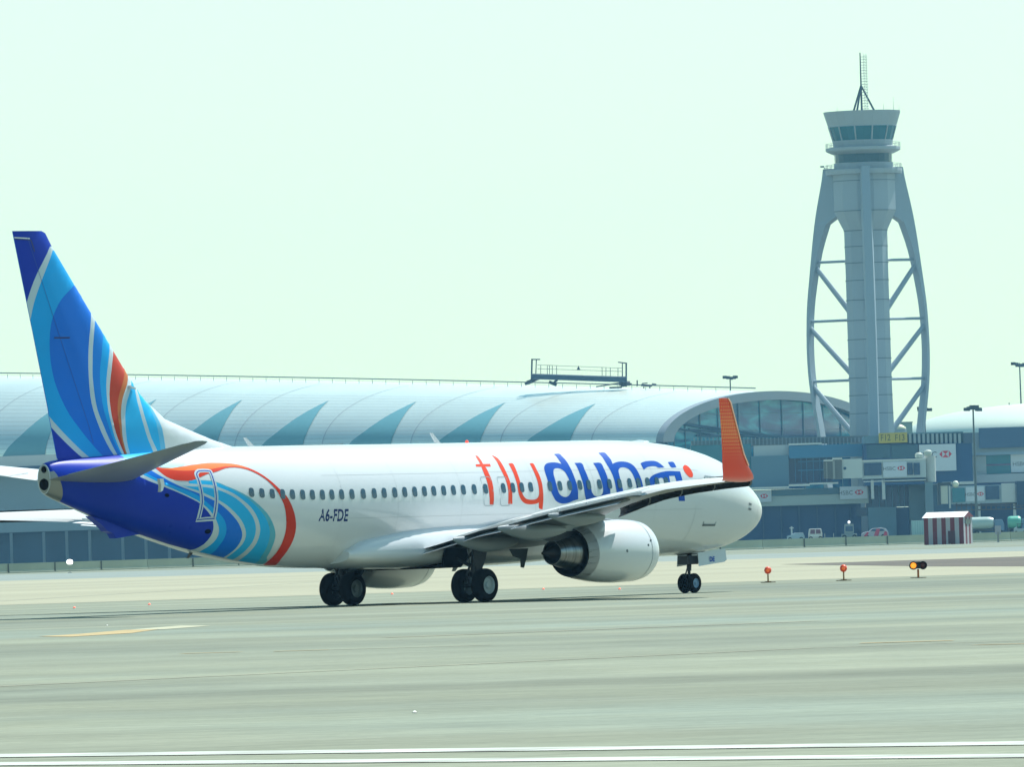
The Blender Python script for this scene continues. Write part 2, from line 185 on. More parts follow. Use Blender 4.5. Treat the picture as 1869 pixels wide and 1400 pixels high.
TAIL=[('teal',[(32.025,73.195),(31.661,72.868),(31.321,73.15),(31.054,75.295),(30.815,77.951),(30.575,80.08),(30.334,82.408),(30.063,85.348),(29.797,88.621),(29.573,91.857),(29.365,95.157),(29.149,98.646),(28.945,102.389),(28.767,106.501),(28.609,110.839),(28.469,115.381),(28.352,119.886),(28.278,123.775),(28.228,127.894),(28.176,133.329),(28.119,139.418),(28.056,145.705),(27.971,152.494),(27.722,159.699),(27.629,169.355),(28.32,180.0),(29.52,180.0),(30.32,180.0),(31.505,154.358),(32.178,114.916)]),('azure',[(32.404,69.795),(32.187,71.993),(31.947,73.7),(31.642,73.959),(31.331,74.377),(31.069,76.493),(30.823,79.1),(30.581,81.435),(30.341,84.038),(30.09,87.213),(29.843,90.699),(29.616,94.187),(29.402,97.949),(29.196,101.917),(29.008,106.174),(28.844,110.902),(28.705,115.812),(28.604,120.494),(28.527,125.455),(28.457,131.308),(28.393,137.726),(28.334,144.568),(28.266,152.023),(28.093,160.075),(27.997,171.049),(28.52,180.0),(29.52,180.0),(30.32,180.0),(31.664,156.8),(32.483,114.967)]),('silver',[(33.891,43.232),(33.738,53.974),(33.539,62.714),(33.31,70.136),(33.051,75.531),(32.759,77.748),(32.47,78.52),(32.226,78.838),(31.984,78.805),(31.689,78.579),(31.405,78.715),(31.2,79.986),(31.007,81.802),(30.764,83.74),(30.519,86.086),(30.306,89.086),(30.103,92.166),(29.896,95.284),(29.704,98.635),(29.543,102.275),(29.402,106.208),(29.271,110.567),(29.159,115.072),(29.081,119.312),(29.028,123.79),(28.988,129.172),(28.96,134.869),(28.954,140.234),(28.957,145.732),(28.953,151.832),(28.944,158.48),(28.894,165.206),(28.845,175.151),(29.32,180.0),(29.92,180.0),(30.42,180.0),(31.664,156.8),(33.282,123.086),(34.275,88.034),(34.258,63.855)]),('azure',[(33.954,47.39),(33.828,57.578),(33.651,65.975),(33.414,72.71),(33.144,77.781),(32.86,80.959),(32.57,82.623),(32.283,82.524),(32.0,81.941),(31.723,81.988),(31.468,82.411),(31.259,83.352),(31.062,84.778),(30.835,86.733),(30.611,89.043),(30.415,91.33),(30.232,93.858),(30.047,96.986),(29.871,100.419),(29.709,103.908),(29.566,107.576),(29.447,111.501),(29.35,115.631),(29.277,119.923),(29.225,124.453),(29.189,129.352),(29.17,134.518),(29.177,139.949),(29.19,145.507),(29.192,150.648),(29.198,156.232),(29.171,163.525),(29.092,174.847),(29.42,180.0),(29.92,180.0),(30.42,180.0),(31.664,156.8),(33.284,122.924),(34.275,88.034),(34.271,65.365)]),('silver',[(33.954,47.39),(33.88,52.238),(33.765,57.79),(33.532,66.065),(33.238,73.712),(32.945,78.944),(32.651,82.807),(32.373,85.15),(32.1,87.121),(31.806,89.901),(31.532,92.195),(31.331,93.902),(31.158,95.527),(30.988,97.223),(30.814,99.309),(30.609,102.301),(30.401,105.699),(30.211,109.151),(30.037,112.832),(29.884,116.879),(29.756,121.048),(29.659,125.043),(29.593,129.191),(29.554,133.853),(29.54,138.843),(29.554,144.065),(29.575,149.633),(29.578,155.598),(29.56,162.318),(29.449,170.642),(29.04,189.669),(29.92,180.0),(30.42,180.0),(30.62,180.0),(31.664,156.8),(33.257,123.072),(34.275,88.034),(34.271,65.365)]),('royal',[(34.055,55.1),(34.007,56.362),(33.905,59.548),(33.618,68.184),(33.256,76.586),(32.95,81.698),(32.66,85.428),(32.38,87.967),(32.105,90.178),(31.805,92.801),(31.531,95.212),(31.348,96.661),(31.194,98.111),(31.021,100.238),(30.842,102.812),(30.649,105.938),(30.458,109.323),(30.286,112.625),(30.129,116.165),(29.979,120.351),(29.852,124.635),(29.772,128.298),(29.724,132.126),(29.694,137.078),(29.676,142.4),(29.675,147.239),(29.682,152.261),(29.68,158.176),(29.655,165.117),(29.531,174.091),(29.52,180.0),(29.92,180.0),(30.42,180.0),(30.92,180.0),(31.963,162.424),(33.469,124.369),(34.275,88.034),(34.27,68.306)]),('azure_deep',[(34.446,57.903),(34.34,61.176),(34.163,65.671),(33.751,74.087),(33.281,81.536),(32.949,84.959),(32.665,87.382),(32.383,89.981),(32.107,92.813),(31.802,97.488),(31.511,102.243),(31.286,105.655),(31.097,108.787),(30.923,112.107),(30.777,115.701),(30.661,119.902),(30.571,124.516),(30.509,129.431),(30.47,134.818),(30.448,140.846),(30.433,147.794),(30.369,156.615),(30.314,167.631),(30.42,180.0),(30.92,180.0),(31.529,177.046),(32.698,149.86),(33.81,119.232),(34.469,88.768),(34.541,70.882)]),('silver',[(34.491,62.51),(34.464,63.933),(34.369,66.755),(34.063,73.356),(33.668,80.29),(33.294,85.716),(32.908,90.589),(32.484,94.802),(32.099,98.594),(31.85,101.781),(31.663,104.893),(31.482,108.239),(31.322,111.843),(31.171,115.948),(31.039,120.212),(30.932,124.23),(30.851,128.404),(30.797,133.128),(30.769,138.223),(30.772,143.725),(30.789,149.488),(30.813,155.258),(30.832,161.069),(30.812,166.064),(30.816,172.235),(30.92,180.0),(31.42,180.0),(31.752,185.405),(33.013,155.217),(34.078,121.413),(34.624,89.39),(34.626,72.891)]),('navy',[(34.491,62.51),(34.505,67.522),(34.43,72.706),(34.102,78.526),(33.681,83.936),(33.298,88.391),(32.909,92.299),(32.475,96.445),(32.094,100.171),(31.911,102.661),(31.784,105.374),(31.576,109.668),(31.382,114.264),(31.273,118.373),(31.202,122.221),(31.146,125.467),(31.109,128.79),(31.078,132.864),(31.062,137.668),(31.062,143.873),(31.068,150.714),(31.096,157.358),(31.122,163.565),(31.155,167.396),(31.196,170.336)]),('red',[(31.978,50.573),(31.878,50.205),(31.751,49.776),(31.507,48.548),(31.235,47.387),(31.022,47.014),(30.795,47.067),(30.481,47.316),(30.159,48.034),(29.894,49.419),(29.656,51.383),(29.437,53.989),(29.237,56.919),(29.064,59.86),(28.903,63.095),(28.736,66.862),(28.57,70.864),(28.405,75.132),(28.25,79.099),(28.122,81.864),(28.013,84.675),(27.905,88.62),(27.802,92.747),(27.706,96.914),(27.618,101.218),(27.542,105.581),(27.477,109.924),(27.426,113.984),(27.39,118.185),(27.362,122.999),(27.341,128.223),(27.328,133.85),(27.313,139.874),(27.289,146.376),(27.239,153.274),(27.109,160.782),(27.004,168.159),(27.195,170.869),(27.509,171.327),(27.68,159.61),(27.721,151.493),(27.747,144.731),(27.772,138.46),(27.801,132.063),(27.829,125.968),(27.859,120.476),(27.897,115.159),(27.951,109.725),(28.012,104.347),(28.075,99.022),(28.145,93.982),(28.236,89.472),(28.333,85.027),(28.411,81.172),(28.506,77.394),(28.645,72.935),(28.806,68.462),(28.987,64.52),(29.179,61.029),(29.368,58.134),(29.571,55.875),(29.807,54.287),(30.055,53.546),(30.292,53.917),(30.522,55.14),(30.745,57.257),(30.939,59.446),(31.067,60.654),(31.185,61.663),(31.341,62.838),(31.517,64.41),(31.713,66.989),(31.911,69.783),(32.094,72.291),(32.279,74.268),(32.486,75.138),(32.691,75.346),(32.875,75.258),(33.045,74.544),(33.197,72.954),(33.333,70.505),(33.446,66.971),(33.539,62.714),(33.61,58.088),(33.665,53.015),(33.503,54.562),(33.337,55.754),(33.158,56.177),(32.977,56.132),(32.806,55.758),(32.633,55.024),(32.445,53.805),(32.262,52.486),(32.111,51.422)]),('orange',[(33.462,56.077),(33.244,57.589),(33.012,58.867),(32.74,59.809),(32.459,60.224),(32.213,59.767),(31.944,58.915),(31.584,58.155),(31.197,56.97),(30.829,54.521),(30.469,52.385),(30.122,52.131),(29.818,52.777),(29.608,53.981),(29.429,55.422),(29.584,52.786),(29.767,50.335),(30.033,48.594),(30.367,47.479),(30.807,47.106),(31.235,47.387),(31.509,48.368),(31.751,49.776),(32.046,51.345),(32.353,52.96),(32.67,54.558),(32.972,55.805),(33.225,56.107)]),('azure',[(35.168,20.852),(34.571,18.635),(34.067,18.005),(33.87,21.879),(33.757,26.33),(33.979,32.52),(34.179,37.895),(34.387,43.576),(34.554,46.654),(34.597,43.033),(34.656,36.489),(34.899,29.937)]),('ice',[(33.428,53.477),(33.14,47.802),(32.846,42.828),(32.573,39.971),(32.351,39.104),(32.231,40.927),(32.144,43.629),(32.252,47.759),(32.389,51.324),(32.645,54.156),(32.931,55.809),(33.183,55.117)])]
BELLY=[(33.874,176.15),(33.453,174.652),(33.024,173.614),(32.586,173.388),(32.128,173.006),(31.613,171.372),(31.128,169.559),(30.818,168.256),(30.469,167.086),(29.784,167.199),(29.037,168.298),(28.495,168.706),(28.055,169.423),(27.732,171.442),(27.454,172.837),(27.122,171.921),(26.767,170.662)]
DOOR2=[(31.838,57.404),(31.573,56.568),(31.326,57.064),(31.238,58.246),(31.218,61.041),(31.213,66.506),(31.214,72.947),(31.21,79.32),(31.203,85.742),(31.194,91.644),(31.188,97.103),(31.188,103.243),(31.186,109.159),(31.19,113.721),(31.195,117.916),(31.589,120.772),(31.977,123.844),(31.992,118.409),(31.997,112.819),(31.989,106.364),(31.981,99.782),(32.002,93.499),(32.03,86.93),(32.054,79.813),(32.067,73.265),(32.086,68.171),(32.074,63.955),(31.988,60.11)]
EXIT1=[(17.786,66.029),(17.198,66.299),(17.046,96.91),(17.847,97.048)]
EXIT2=[(16.845,66.46),(16.224,66.744),(16.242,96.772),(16.896,97.473)]
DOOR1=[(5.295,81.961),(4.617,79.509),(4.534,106.634),(5.139,108.55)]
WIN=[(29.663,83.287),(29.178,82.131),(28.688,80.81),(18.219,79.331),(16.631,78.662),(14.084,78.974),(9.613,77.013)]
REG=[(26.367,106.073),(24.724,104.955),(24.77,97.026),(26.417,98.057)]
FIN=[('silver',[(37.46,11.971),(37.65,11.741),(37.825,11.528),(37.953,11.374),(38.068,11.225),(38.195,11.03),(38.315,10.822),(38.419,10.615),(38.505,10.42),(38.567,10.257),(38.615,10.118),(38.659,10.006),(38.701,9.904)]),('azure_deep',[(37.332,11.845),(37.513,11.579),(37.681,11.327),(37.814,11.118),(37.929,10.924),(38.039,10.722),(38.139,10.521),(38.231,10.319),(38.31,10.118),(38.371,9.92),(38.424,9.716),(38.483,9.493),(38.541,9.263)]),('royal',[(36.389,10.706),(36.73,10.498),(37.032,10.295),(37.223,10.107),(37.361,9.916),(37.483,9.71),(37.573,9.476),(37.627,9.188),(37.649,8.877),(37.643,8.564),(37.607,8.247),(37.54,7.926),(37.446,7.616),(37.327,7.342),(37.184,7.079),(37.011,6.799),(36.826,6.539),(36.646,6.339),(36.46,6.157),(36.258,5.965),(36.045,5.773),(35.813,5.577),(35.581,5.388),(35.368,5.224),(35.161,5.067)]),('silver',[(35.565,9.789),(35.602,9.698),(35.648,9.568),(35.72,9.324),(35.794,9.03),(35.852,8.72),(35.896,8.397),(35.92,8.081),(35.926,7.765),(35.915,7.439),(35.884,7.132),(35.834,6.884),(35.762,6.656),(35.662,6.414),(35.543,6.18),(35.411,5.964),(35.273,5.765),(35.139,5.585),(34.999,5.413),(34.841,5.237),(34.677,5.06)]),('royal_light',[(35.382,9.567),(35.451,9.423),(35.518,9.251),(35.584,8.992),(35.64,8.713),(35.674,8.472),(35.696,8.238),(35.721,8.007),(35.733,7.764),(35.721,7.483),(35.688,7.194),(35.642,6.92),(35.569,6.655),(35.446,6.392),(35.303,6.146),(35.183,5.948),(35.033,5.731),(34.796,5.411),(34.531,5.059)]),('azure_deep',[(34.917,9.186),(35.027,9.038),(35.125,8.87),(35.191,8.642),(35.245,8.395),(35.311,8.167),(35.364,7.92),(35.38,7.613),(35.37,7.287),(35.338,6.964),(35.279,6.652),(35.182,6.372),(35.063,6.111),(34.944,5.874),(34.795,5.633),(34.578,5.351),(34.337,5.056)]),('silver',[(34.668,8.805),(34.766,8.603),(34.857,8.393),(34.936,8.159),(35.001,7.918),(35.053,7.686),(35.087,7.443),(35.095,7.156),(35.085,6.872),(35.063,6.642),(35.024,6.428),(34.959,6.204),(34.875,5.983),(34.776,5.779),(34.652,5.568),(34.49,5.318),(34.313,5.056)]),('dull_red',[(34.508,8.598),(34.605,8.423),(34.695,8.234),(34.772,8.009),(34.839,7.759),(34.906,7.474),(34.954,7.188),(34.961,6.941),(34.947,6.713),(34.925,6.5),(34.884,6.3),(34.819,6.107),(34.733,5.918),(34.629,5.732),(34.508,5.534),(34.366,5.301),(34.215,5.054)]),('dull_orange',[(33.953,8.008),(34.072,7.818),(34.19,7.628),(34.315,7.436),(34.427,7.248),(34.507,7.072),(34.565,6.9),(34.601,6.728),(34.615,6.551),(34.609,6.363),(34.585,6.17),(34.547,5.975),(34.496,5.788),(34.436,5.631),(34.366,5.469),(34.281,5.268),(34.191,5.054)]),('silver',[(33.827,7.784),(33.911,7.644),(34.002,7.499),(34.119,7.347),(34.236,7.183),(34.328,6.997),(34.399,6.803),(34.443,6.613),(34.466,6.423),(34.472,6.232),(34.46,6.042),(34.437,5.865),(34.381,5.66),(34.261,5.371),(34.118,5.053)]),('azure',[(33.655,7.624),(33.758,7.468),(33.865,7.308),(33.988,7.136),(34.1,6.96),(34.173,6.788),(34.224,6.611),(34.262,6.423),(34.281,6.231),(34.276,6.04),(34.251,5.849),(34.208,5.66),(34.147,5.467),(34.064,5.261),(33.972,5.051)]),('silver',[(33.588,7.497),(33.58,7.411),(33.572,7.306),(33.572,7.144),(33.565,6.955),(33.533,6.752),(33.487,6.541),(33.43,6.334),(33.36,6.126),(33.279,5.916),(33.185,5.71),(33.069,5.51),(32.958,5.325),(32.886,5.175),(32.825,5.037)]),('azure',[(33.424,7.336),(33.397,7.147),(33.37,6.954),(33.347,6.747),(33.316,6.54),(33.26,6.348),(33.188,6.156),(33.109,5.95),(33.012,5.74),(32.874,5.524),(32.738,5.323),(32.652,5.17),(32.58,5.034)]),('sky_blue',[(33.024,7.015),(32.909,6.739),(32.806,6.471),(32.736,6.227),(32.682,5.992),(32.627,5.752),(32.582,5.512),(32.554,5.273),(32.531,5.033)]),('white',[(32.813,6.822),(32.724,6.65),(32.634,6.47),(32.543,6.273),(32.458,6.053),(32.39,5.785),(32.337,5.509),(32.307,5.266),(32.286,5.03)])]
FINGREY=[(37.872,6.675),(37.823,6.637),(37.757,6.579),(37.651,6.468),(37.507,6.325),(37.313,6.156),(37.092,5.974),(36.87,5.8),(36.629,5.622),(36.339,5.417),(36.07,5.236),(35.912,5.141),(35.789,5.075)]
FINTRI=[(37.886,6.392),(37.805,6.322),(37.702,6.232),(37.536,6.085),(37.335,5.914),(37.11,5.738),(36.872,5.562),(36.628,5.389),(36.407,5.24),(36.255,5.15),(36.126,5.079)]
WINS=[29.663, 29.178, 28.69, 28.191, 27.71, 27.208, 26.72, 26.215, 25.733, 25.232, 24.7, 24.113, 23.535, 23.01, 22.452, 21.921, 21.389, 20.873, 20.374, 19.844, 19.321, 18.788, 18.198, 17.588, 16.616, 16.097, 15.612, 15.121, 14.065, 13.512, 12.973, 12.402, 11.915, 11.31, 10.744, 10.182, 9.613, 9.119, 8.593, 8.065, 7.535]
# ============================================================ materials for the aircraft
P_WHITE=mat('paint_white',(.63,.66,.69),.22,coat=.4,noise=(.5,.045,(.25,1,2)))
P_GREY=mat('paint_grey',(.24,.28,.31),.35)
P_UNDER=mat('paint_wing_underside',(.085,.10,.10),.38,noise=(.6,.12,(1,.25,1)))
P_DARK=mat('recess_shade_black',(.004,.004,.005),.8,spec=.1)  # near-black colour stands for the shade inside openings and wells
P_TYRE=mat('tyre_rubber',(.006,.006,.007),.8,spec=.15)
P_METAL=mat('bare_metal',(.35,.35,.36),.33,metal=1)
P_DMETAL=mat('dark_metal',(.10,.10,.105),.45,metal=.8)
P_HUB=mat('hub_paint',(.45,.52,.56),.4)
P_STRUT=mat('gear_strut',(.03,.035,.045),.5)
P_SLAT=mat('slat_metal',(.10,.10,.09),.32,metal=.6,noise=(1.6,.75))
# ============================================================ ground
def ground_mat():
    m=bpy.data.materials.new('apron_concrete'); m.use_nodes=True; t=m.node_tree; b=t.nodes['Principled BSDF']; L=t.links.new
    tc=t.nodes.new('ShaderNodeTexCoord')
    def nz(scale,stretch=(1,1,1),det=4,rot=0):
        mp=t.nodes.new('ShaderNodeMapping'); mp.inputs['Scale'].default_value=stretch; mp.inputs['Rotation'].default_value=(0,0,rot)
        n=t.nodes.new('ShaderNodeTexNoise'); n.inputs['Scale'].default_value=scale; n.inputs['Detail'].default_value=det
        L(tc.outputs['Object'],mp.inputs[0]); L(mp.outputs[0],n.inputs[0]); return n.outputs[0]
    def ramp(src,cols,pos):
        r=t.nodes.new('ShaderNodeValToRGB'); e=r.color_ramp.elements
        while len(e)<len(cols): e.new(.5)
        for k,(c,p) in enumerate(zip(cols,pos)): e[k].position=p; e[k].color=(*c,1)
        L(src,r.inputs[0]); return r.outputs[0]
    def mul(a,bb,f=1,mode='MULTIPLY'):
        x=t.nodes.new('ShaderNodeMix'); x.data_type='RGBA'; x.blend_type=mode; x.inputs[0].default_value=f; L(a,x.inputs[6]); L(bb,x.inputs[7]); return x.outputs[2]
    # distance bands (separate pavement lanes run across the view)
    n1=nz(.018,(1,.9,1),5,.1); n2=nz(.12,(.35,1.2,1),5,.04); n3=nz(1.2,(.6,1.5,1),3); n4=nz(.045,(.25,2.0,1),4,-.03)
    base=ramp(n1,[(.155,.176,.142),(.214,.230,.174),(.176,.222,.196)],[.35,.5,.66])
    c=mul(base,ramp(n2,[(.87,.87,.87),(1.10,1.10,1.09)],[.35,.65]))
    c=mul(c,ramp(n4,[(.86,.88,.86),(1.08,1.1,1.1)],[.38,.62]))
    c=mul(c,ramp(n3,[(.88,.885,.88),(1.09,1.09,1.08)],[.35,.65]))
    # slab joints and fine aggregate
    mp=t.nodes.new('ShaderNodeMapping'); mp.inputs['Rotation'].default_value=(0,0,.62); bk=t.nodes.new('ShaderNodeTexBrick'); bk.offset=0; bk.inputs['Color1'].default_value=(1,1,1,1); bk.inputs['Color2'].default_value=(.93,.94,.93,1); bk.inputs['Mortar'].default_value=(.72,.74,.72,1); bk.inputs['Scale'].default_value=1; bk.inputs['Mortar Size'].default_value=.05; bk.inputs['Brick Width'].default_value=7.5; bk.inputs['Row Height'].default_value=7.5
    L(tc.outputs['Object'],mp.inputs[0]); L(mp.outputs[0],bk.inputs[0]); c=mul(c,bk.outputs[0],.7)
    n5=nz(6,(1,2,1),2); c=mul(c,ramp(n5,[(.90,.90,.90),(1.08,1.08,1.08)],[.35,.65]))
    L(c,b.inputs['Base Color']); b.inputs['Roughness'].default_value=.85; b.inputs['Specular IOR Level'].default_value=.25
    return m
GM=ground_mat()
def gsheet(name,pts,z,mt,label=None):
    m=M(); m.add([(p[0],p[1],z) for p in pts],[tuple(range(len(pts)))]); o=m.build(name,mt); tag(o,kind='structure'); return o
gsheet('ground',[(-9000,-500),(9000,-500),(9000,16000),(-9000,16000)],0,GM)
SAND=mat('sandy_ground',(.29,.285,.20),.9,noise=(.02,.12,(.4,1.5,1)))
TAXI=mat('taxiway_far',(.18,.22,.20),.85,noise=(.03,.12,(.3,1.5,1)))
ASPH=mat('asphalt_dark',(.075,.062,.047),.85,noise=(.05,.25,(.3,1.5,1)))
def gp(pts,z): return [tuple(gnd(x,y,z))[:2] for x,y in pts]
def quadg(name,ya,yb,mt,z=.004):
    # a pavement lane between two image heights at the left and right edge: (yl,yr)
    return gsheet(name,[gnd(-700,ya[0]+(700*(ya[0]-ya[1])/1869),z)[:2],gnd(2600,ya[1]-(731*(ya[0]-ya[1])/1869),z)[:2],gnd(2600,yb[1]-(731*(yb[0]-yb[1])/1869),z)[:2],gnd(-700,yb[0]+(700*(yb[0]-yb[1])/1869),z)[:2]],z,mt)
quadg('sand_strip',(1061,1006),(1105,1046),SAND)
quadg('service_road',(1050,998),(1061,1006),TAXI,.004)
gsheet('asphalt_shoulder',gp([(1425,1030.5),(1869,1016),(2300,1002),(2300,1022),(1869,1034),(1700,1034)],.012),.012,ASPH)
WL=mat('paint_line_white',(.40,.43,.39),.85,noise=(1.1,.4,(.5,1,1)))
YL=mat('paint_line_yellow',(.37,.28,.13),.85,noise=(.35,.35,(.3,1,1)))
YF=mat('paint_line_faded',(.26,.25,.18),.85,noise=(.5,.3))
def line(name,p0,p1,wd,mt,z=.008):
    a=Vector(gnd(*p0)); b=Vector(gnd(*p1)); d=(b-a).normalized(); a=a-d*6 if p0[0]<=0 else a; b=b+d*6 if p1[0]>=1869 else b; n=Vector((-d.y,d.x,0))*wd/2
    return gsheet(name,[(a-n)[:2],(b-n)[:2],(b+n)[:2],(a+n)[:2]],z,mt)
line('runway_edge_line',(0,1381),(1869,1358),1.15,WL); line('runway_edge_line',(0,1396),(1869,1381),1.0,WL)
line('faded_line',(0,1254),(1480,1184),.22,YF); line('faded_line',(1480,1184),(1869,1170),.2,YF)
line('taxiway_yellow_line',(330,1194),(440,1191),.5,YL); line('taxiway_yellow_line',(500,1190),(600,1187),.5,YL); line('faded_line',(600,1187),(900,1178),.3,YF)
line('taxiway_yellow_line',(1570,1175),(1740,1170),.6,YL); line('taxiway_yellow_line',(1780,1178),(1869,1176),.4,YL)
line('faded_line',(700,1165),(1500,1134),.5,YF)
gsheet('yellow_paint_patch',gp([(70,1162),(150,1157),(230,1150),(290,1149),(240,1156),(130,1162.5)],.008),.008,YL); gsheet('faded_paint_patch',gp([(235,1150),(330,1142),(385,1142.5),(300,1149)],.008),.008,mat('paint_cream',(.40,.40,.28),.85,noise=(.5,.25)))
line('tyre_mark',(0,1098),(600,1062),.25,mat('tyre_mark',(.15,.17,.15),.9))
# ============================================================ small airfield things on the concrete
OR=mat('marker_orange',(.80,.07,.01),.45); POST=mat('post_brown',(.30,.17,.06),.6); STEEL=mat('steel_grey',(.3,.3,.29),.5)
def marker(px_,py,label,rnd=0):
    g=gnd(px_,py); o=empty('edge_marker',g); tag(o,label,'edge marker','orange airfield edge markers on short posts')
    m=M(); m.tube((0,0,.04),(0,0,.42),.035,.03,12); m.build('post',POST,o)
    m=M(); m.box(-.30,.30,-.12,.12,0.004,.035); m.box(-.12,.12,-.25,.25,.03,.055); m.build('base_plate',mat('base_rust',(.22,.13,.06),.8),o)
    m=M(); m.lathe([(-.15,.0),(-.135,.07),(-.10,.115),(-.03,.145),(.03,.145),(.10,.115),(.135,.06),(.15,0)],(0,0,.50),(0,0,1),20); b=m.build('lamp_ball',OR,o,smooth=True)
    m=M(); m.lathe([(0,.07),(.01,.07),(.015,.045),(.02,.0)],(0,-.14,.5),(0,-1,0),16); m.build('lens',mat('lens_orange',(.9,.16,.03),.3,emit=((1,.14,.02),.2)),o)
marker(1402,1064,'orange ball marker on a brown post nearest the aircraft nose'); marker(1540,1060.5,'orange ball marker on a brown post between the other marker and the twin lamp')
g=gnd(1676,1055.5); o=empty('runway_guard_light',g); tag(o,'black twin lamp guard light on a short orange post, its left lamp lit amber','guard light')
BLK=mat('lamp_black',(.015,.014,.012),.5)
m=M(); m.tube((0,0,.03),(0,0,.36),.045,.04,12); m.build('post',mat('post_orange',(.55,.16,.04),.6),o)
m=M(); m.box(-.32,.32,-.12,.12,.004,.03); m.build('base_plate',mat('base_rust'),o)
for s,lit in ((-1,True),(1,False)):
    m=M(); m.lathe([(-.16,.165),(.12,.165),(.16,.12),(.16,0)],(s*.19,0,.51),(0,1,0),24); m.lathe([(-.16,.165),(-.28,.17),(-.28,.155),(-.15,.15)],(s*.19,0,.51),(0,1,0),24); h=m.build('lamp_housing',BLK,o,smooth=40)
    m=M(); m.lathe([(-.02,.0),(-.018,.05),(0,.115),(.01,.12)],(s*.19,-.15,.51),(0,1,0),20); m.build('lens',mat('lens_amber_lit',(1,.5,.05),.3,emit=((1,.30,.015),.9)) if lit else mat('lens_dark_red',(.12,.02,.015),.3),h,smooth=True)
m=M(); m.box(-.10,.10,-.1,.1,.38,.66); m.build('lamp_bracket',BLK,o)
# small red inset lights
RL=mat('lens_red',(.9,.12,.06),.4,emit=((1,.2,.1),.5))
def inset_light(x,y,lab,cl=None):
    g=gnd(x,y); o=empty('taxiway_light',g); tag(o,lab,'taxiway light','small red taxiway lights flush in the concrete')
    m=M(); m.lathe([(0,.08),(.012,.07),(.014,0)],(0,0,.004),(0,0,1),14); m.build('housing',STEEL,o)
    m=M(); m.lathe([(.0,.05),(.04,.045),(.06,.02),(.065,0)],(0,0,.012),(0,0,1),14); m.build('lens',cl or RL,o)
for x,y,l in ((136,1111,'small red light on the concrete at the far left, behind the tail shadow'),(273,1105,'small red light on the concrete below the rear fuselage'),(716,1086,'small red light on the concrete under the far engine'),(992,1077,'small red light on the concrete under the near engine exhaust'),(1131,1077,'small red light on the concrete under the near engine intake'),): inset_light(x,y,l)
WLn=mat('lens_white',(.9,.9,.85),.3,emit=((1,1,.9),.5))
for x,y,l in ((757,1302.5,'small white light in the foreground concrete'),(196,1143,'small white light beside the yellow paint patch')):
    g=gnd(x,y); o=empty('runway_light',g); tag(o,l,'runway light','small white runway lights flush in the concrete')
    m=M(); m.lathe([(0,.03),(.008,.03),(.009,0)],(0,0,.004),(0,0,1),14); m.build('housing',STEEL,o); m=M(); m.lathe([(.0,.022),(.015,.018),(.02,0)],(0,0,.012),(0,0,1),14); m.build('lens',WLn,o)
# bright glint at the far left, built as a glowing globe
g=gnd(128,1046); o=empty('glint_globe',g); tag(o,'bright white glint by the barrier wall at the far left, built as a glowing globe on a stake','glint')
m=M(); m.tube((0,0,0),(0,0,.75),.04,.03,8); m.box(-.2,.2,-.15,.15,0,.05); m.build('post',STEEL,o)
m=M(); m.lathe([(-.2,.12),(-.18,.26),(0,.33),(.2,.30),(.3,.12),(.31,0)],(0,0,1.1),(0,0,1),16); m.build('lamp',mat('glint_emission_white',(1,1,1),.3,emit=((1,1,.92),2.2)),o,smooth=True)
# ---------------- low barrier wall: separate concrete blocks
BW=mat('barrier_concrete',(.40,.42,.32),.85,noise=(.25,.14)); BJ=mat('barrier_dark',(.10,.11,.10),.9)
a=gnd(0,1047.5); b=gnd(1869,987); d=(b-a); a=a-d*.12; b=b+d*.12; d=(b-a); Lr=d.length; un=d.normalized(); ang=math.atan2(un.y,un.x)
seg=6.1; n=int(Lr/seg)
prof=[(-.30,0),(.30,0),(.30,.12),(.16,.35),(.10,1.1),(-.10,1.1),(-.16,.35),(-.30,.12)]
first=None
wall=empty('barrier_wall',a,ang); tag(wall,'long low pale concrete barrier wall running across behind the taxiway','barrier wall')
for i in range(n):
    if first is None:
        m=M(); m.loft([[Vector((.03,p[0],p[1])) for p in prof],[Vector((seg-.03,p[0],p[1])) for p in prof]],True); q=m.build('wall_segment',BW,wall); first=q
        m=M(); m.box(seg-.22,seg-.06,-.34,-.30,.1,1.08); j=m.build('joint_post',BJ,q)
        q.location=(0,0,0)
    elif i<100:
        q=first.copy(); SC.collection.objects.link(q); q.parent=wall; q.location=(i*seg,0,0)
        if i%2==0 or random.random()<.3:
            jj=j.copy(); SC.collection.objects.link(jj); jj.parent=q
# ---------------- red and white hut
SUNW=mat('hut_white',(.40,.40,.44),.6); HRED=mat('hut_red',(.17,.028,.045),.6)
hb=gnd(1731,994); hY=hb.y; s=hY/FPX
hut=empty('striped_hut',hb,math.radians(-20)); tag(hut,'small red and white striped hut with a white roof, standing by the barrier wall','hut')
HW,HD,HH=5.0*.5*.92,1.6,3.0
m=M(); ns=9
for k in range(ns):
    m.cm=k%2; x0=-HW+2*HW*k/ns; x1=x0+2*HW/ns; m.box(x0,x1,-HD,HD,0,HH)
m.build('wall',[HRED,SUNW],hut)
m=M()
for k in range(5):
    m.cm=k%2; y0=-HD+2*HD*k/5; m.box(HW,HW+.03,y0,y0+2*HD/5,0,HH)
m.build('wall',[SUNW,HRED],hut)
m=M(); m.prism([(-HW-.15,-HD-.2,HH),(-HW-.15,HD+.2,HH),(-HW-.15,0,HH+.62)],(2*HW+.3,0,0)); m.build('roof',mat('roof_white',(.85,.85,.85),.5),hut)
m=M(); m.prism([(HW+.16,-HD-.2,HH),(HW+.16,HD+.2,HH),(HW+.16,0,HH+.58)],(.03,0,0)); m.build('gable',HRED,hut)
m=M(); m.box(HW+.04,HW+.09,-1.0,1.0,2.2,2.75); m.build('window',mat('hut_glass',(.03,.06,.06),.3),hut)
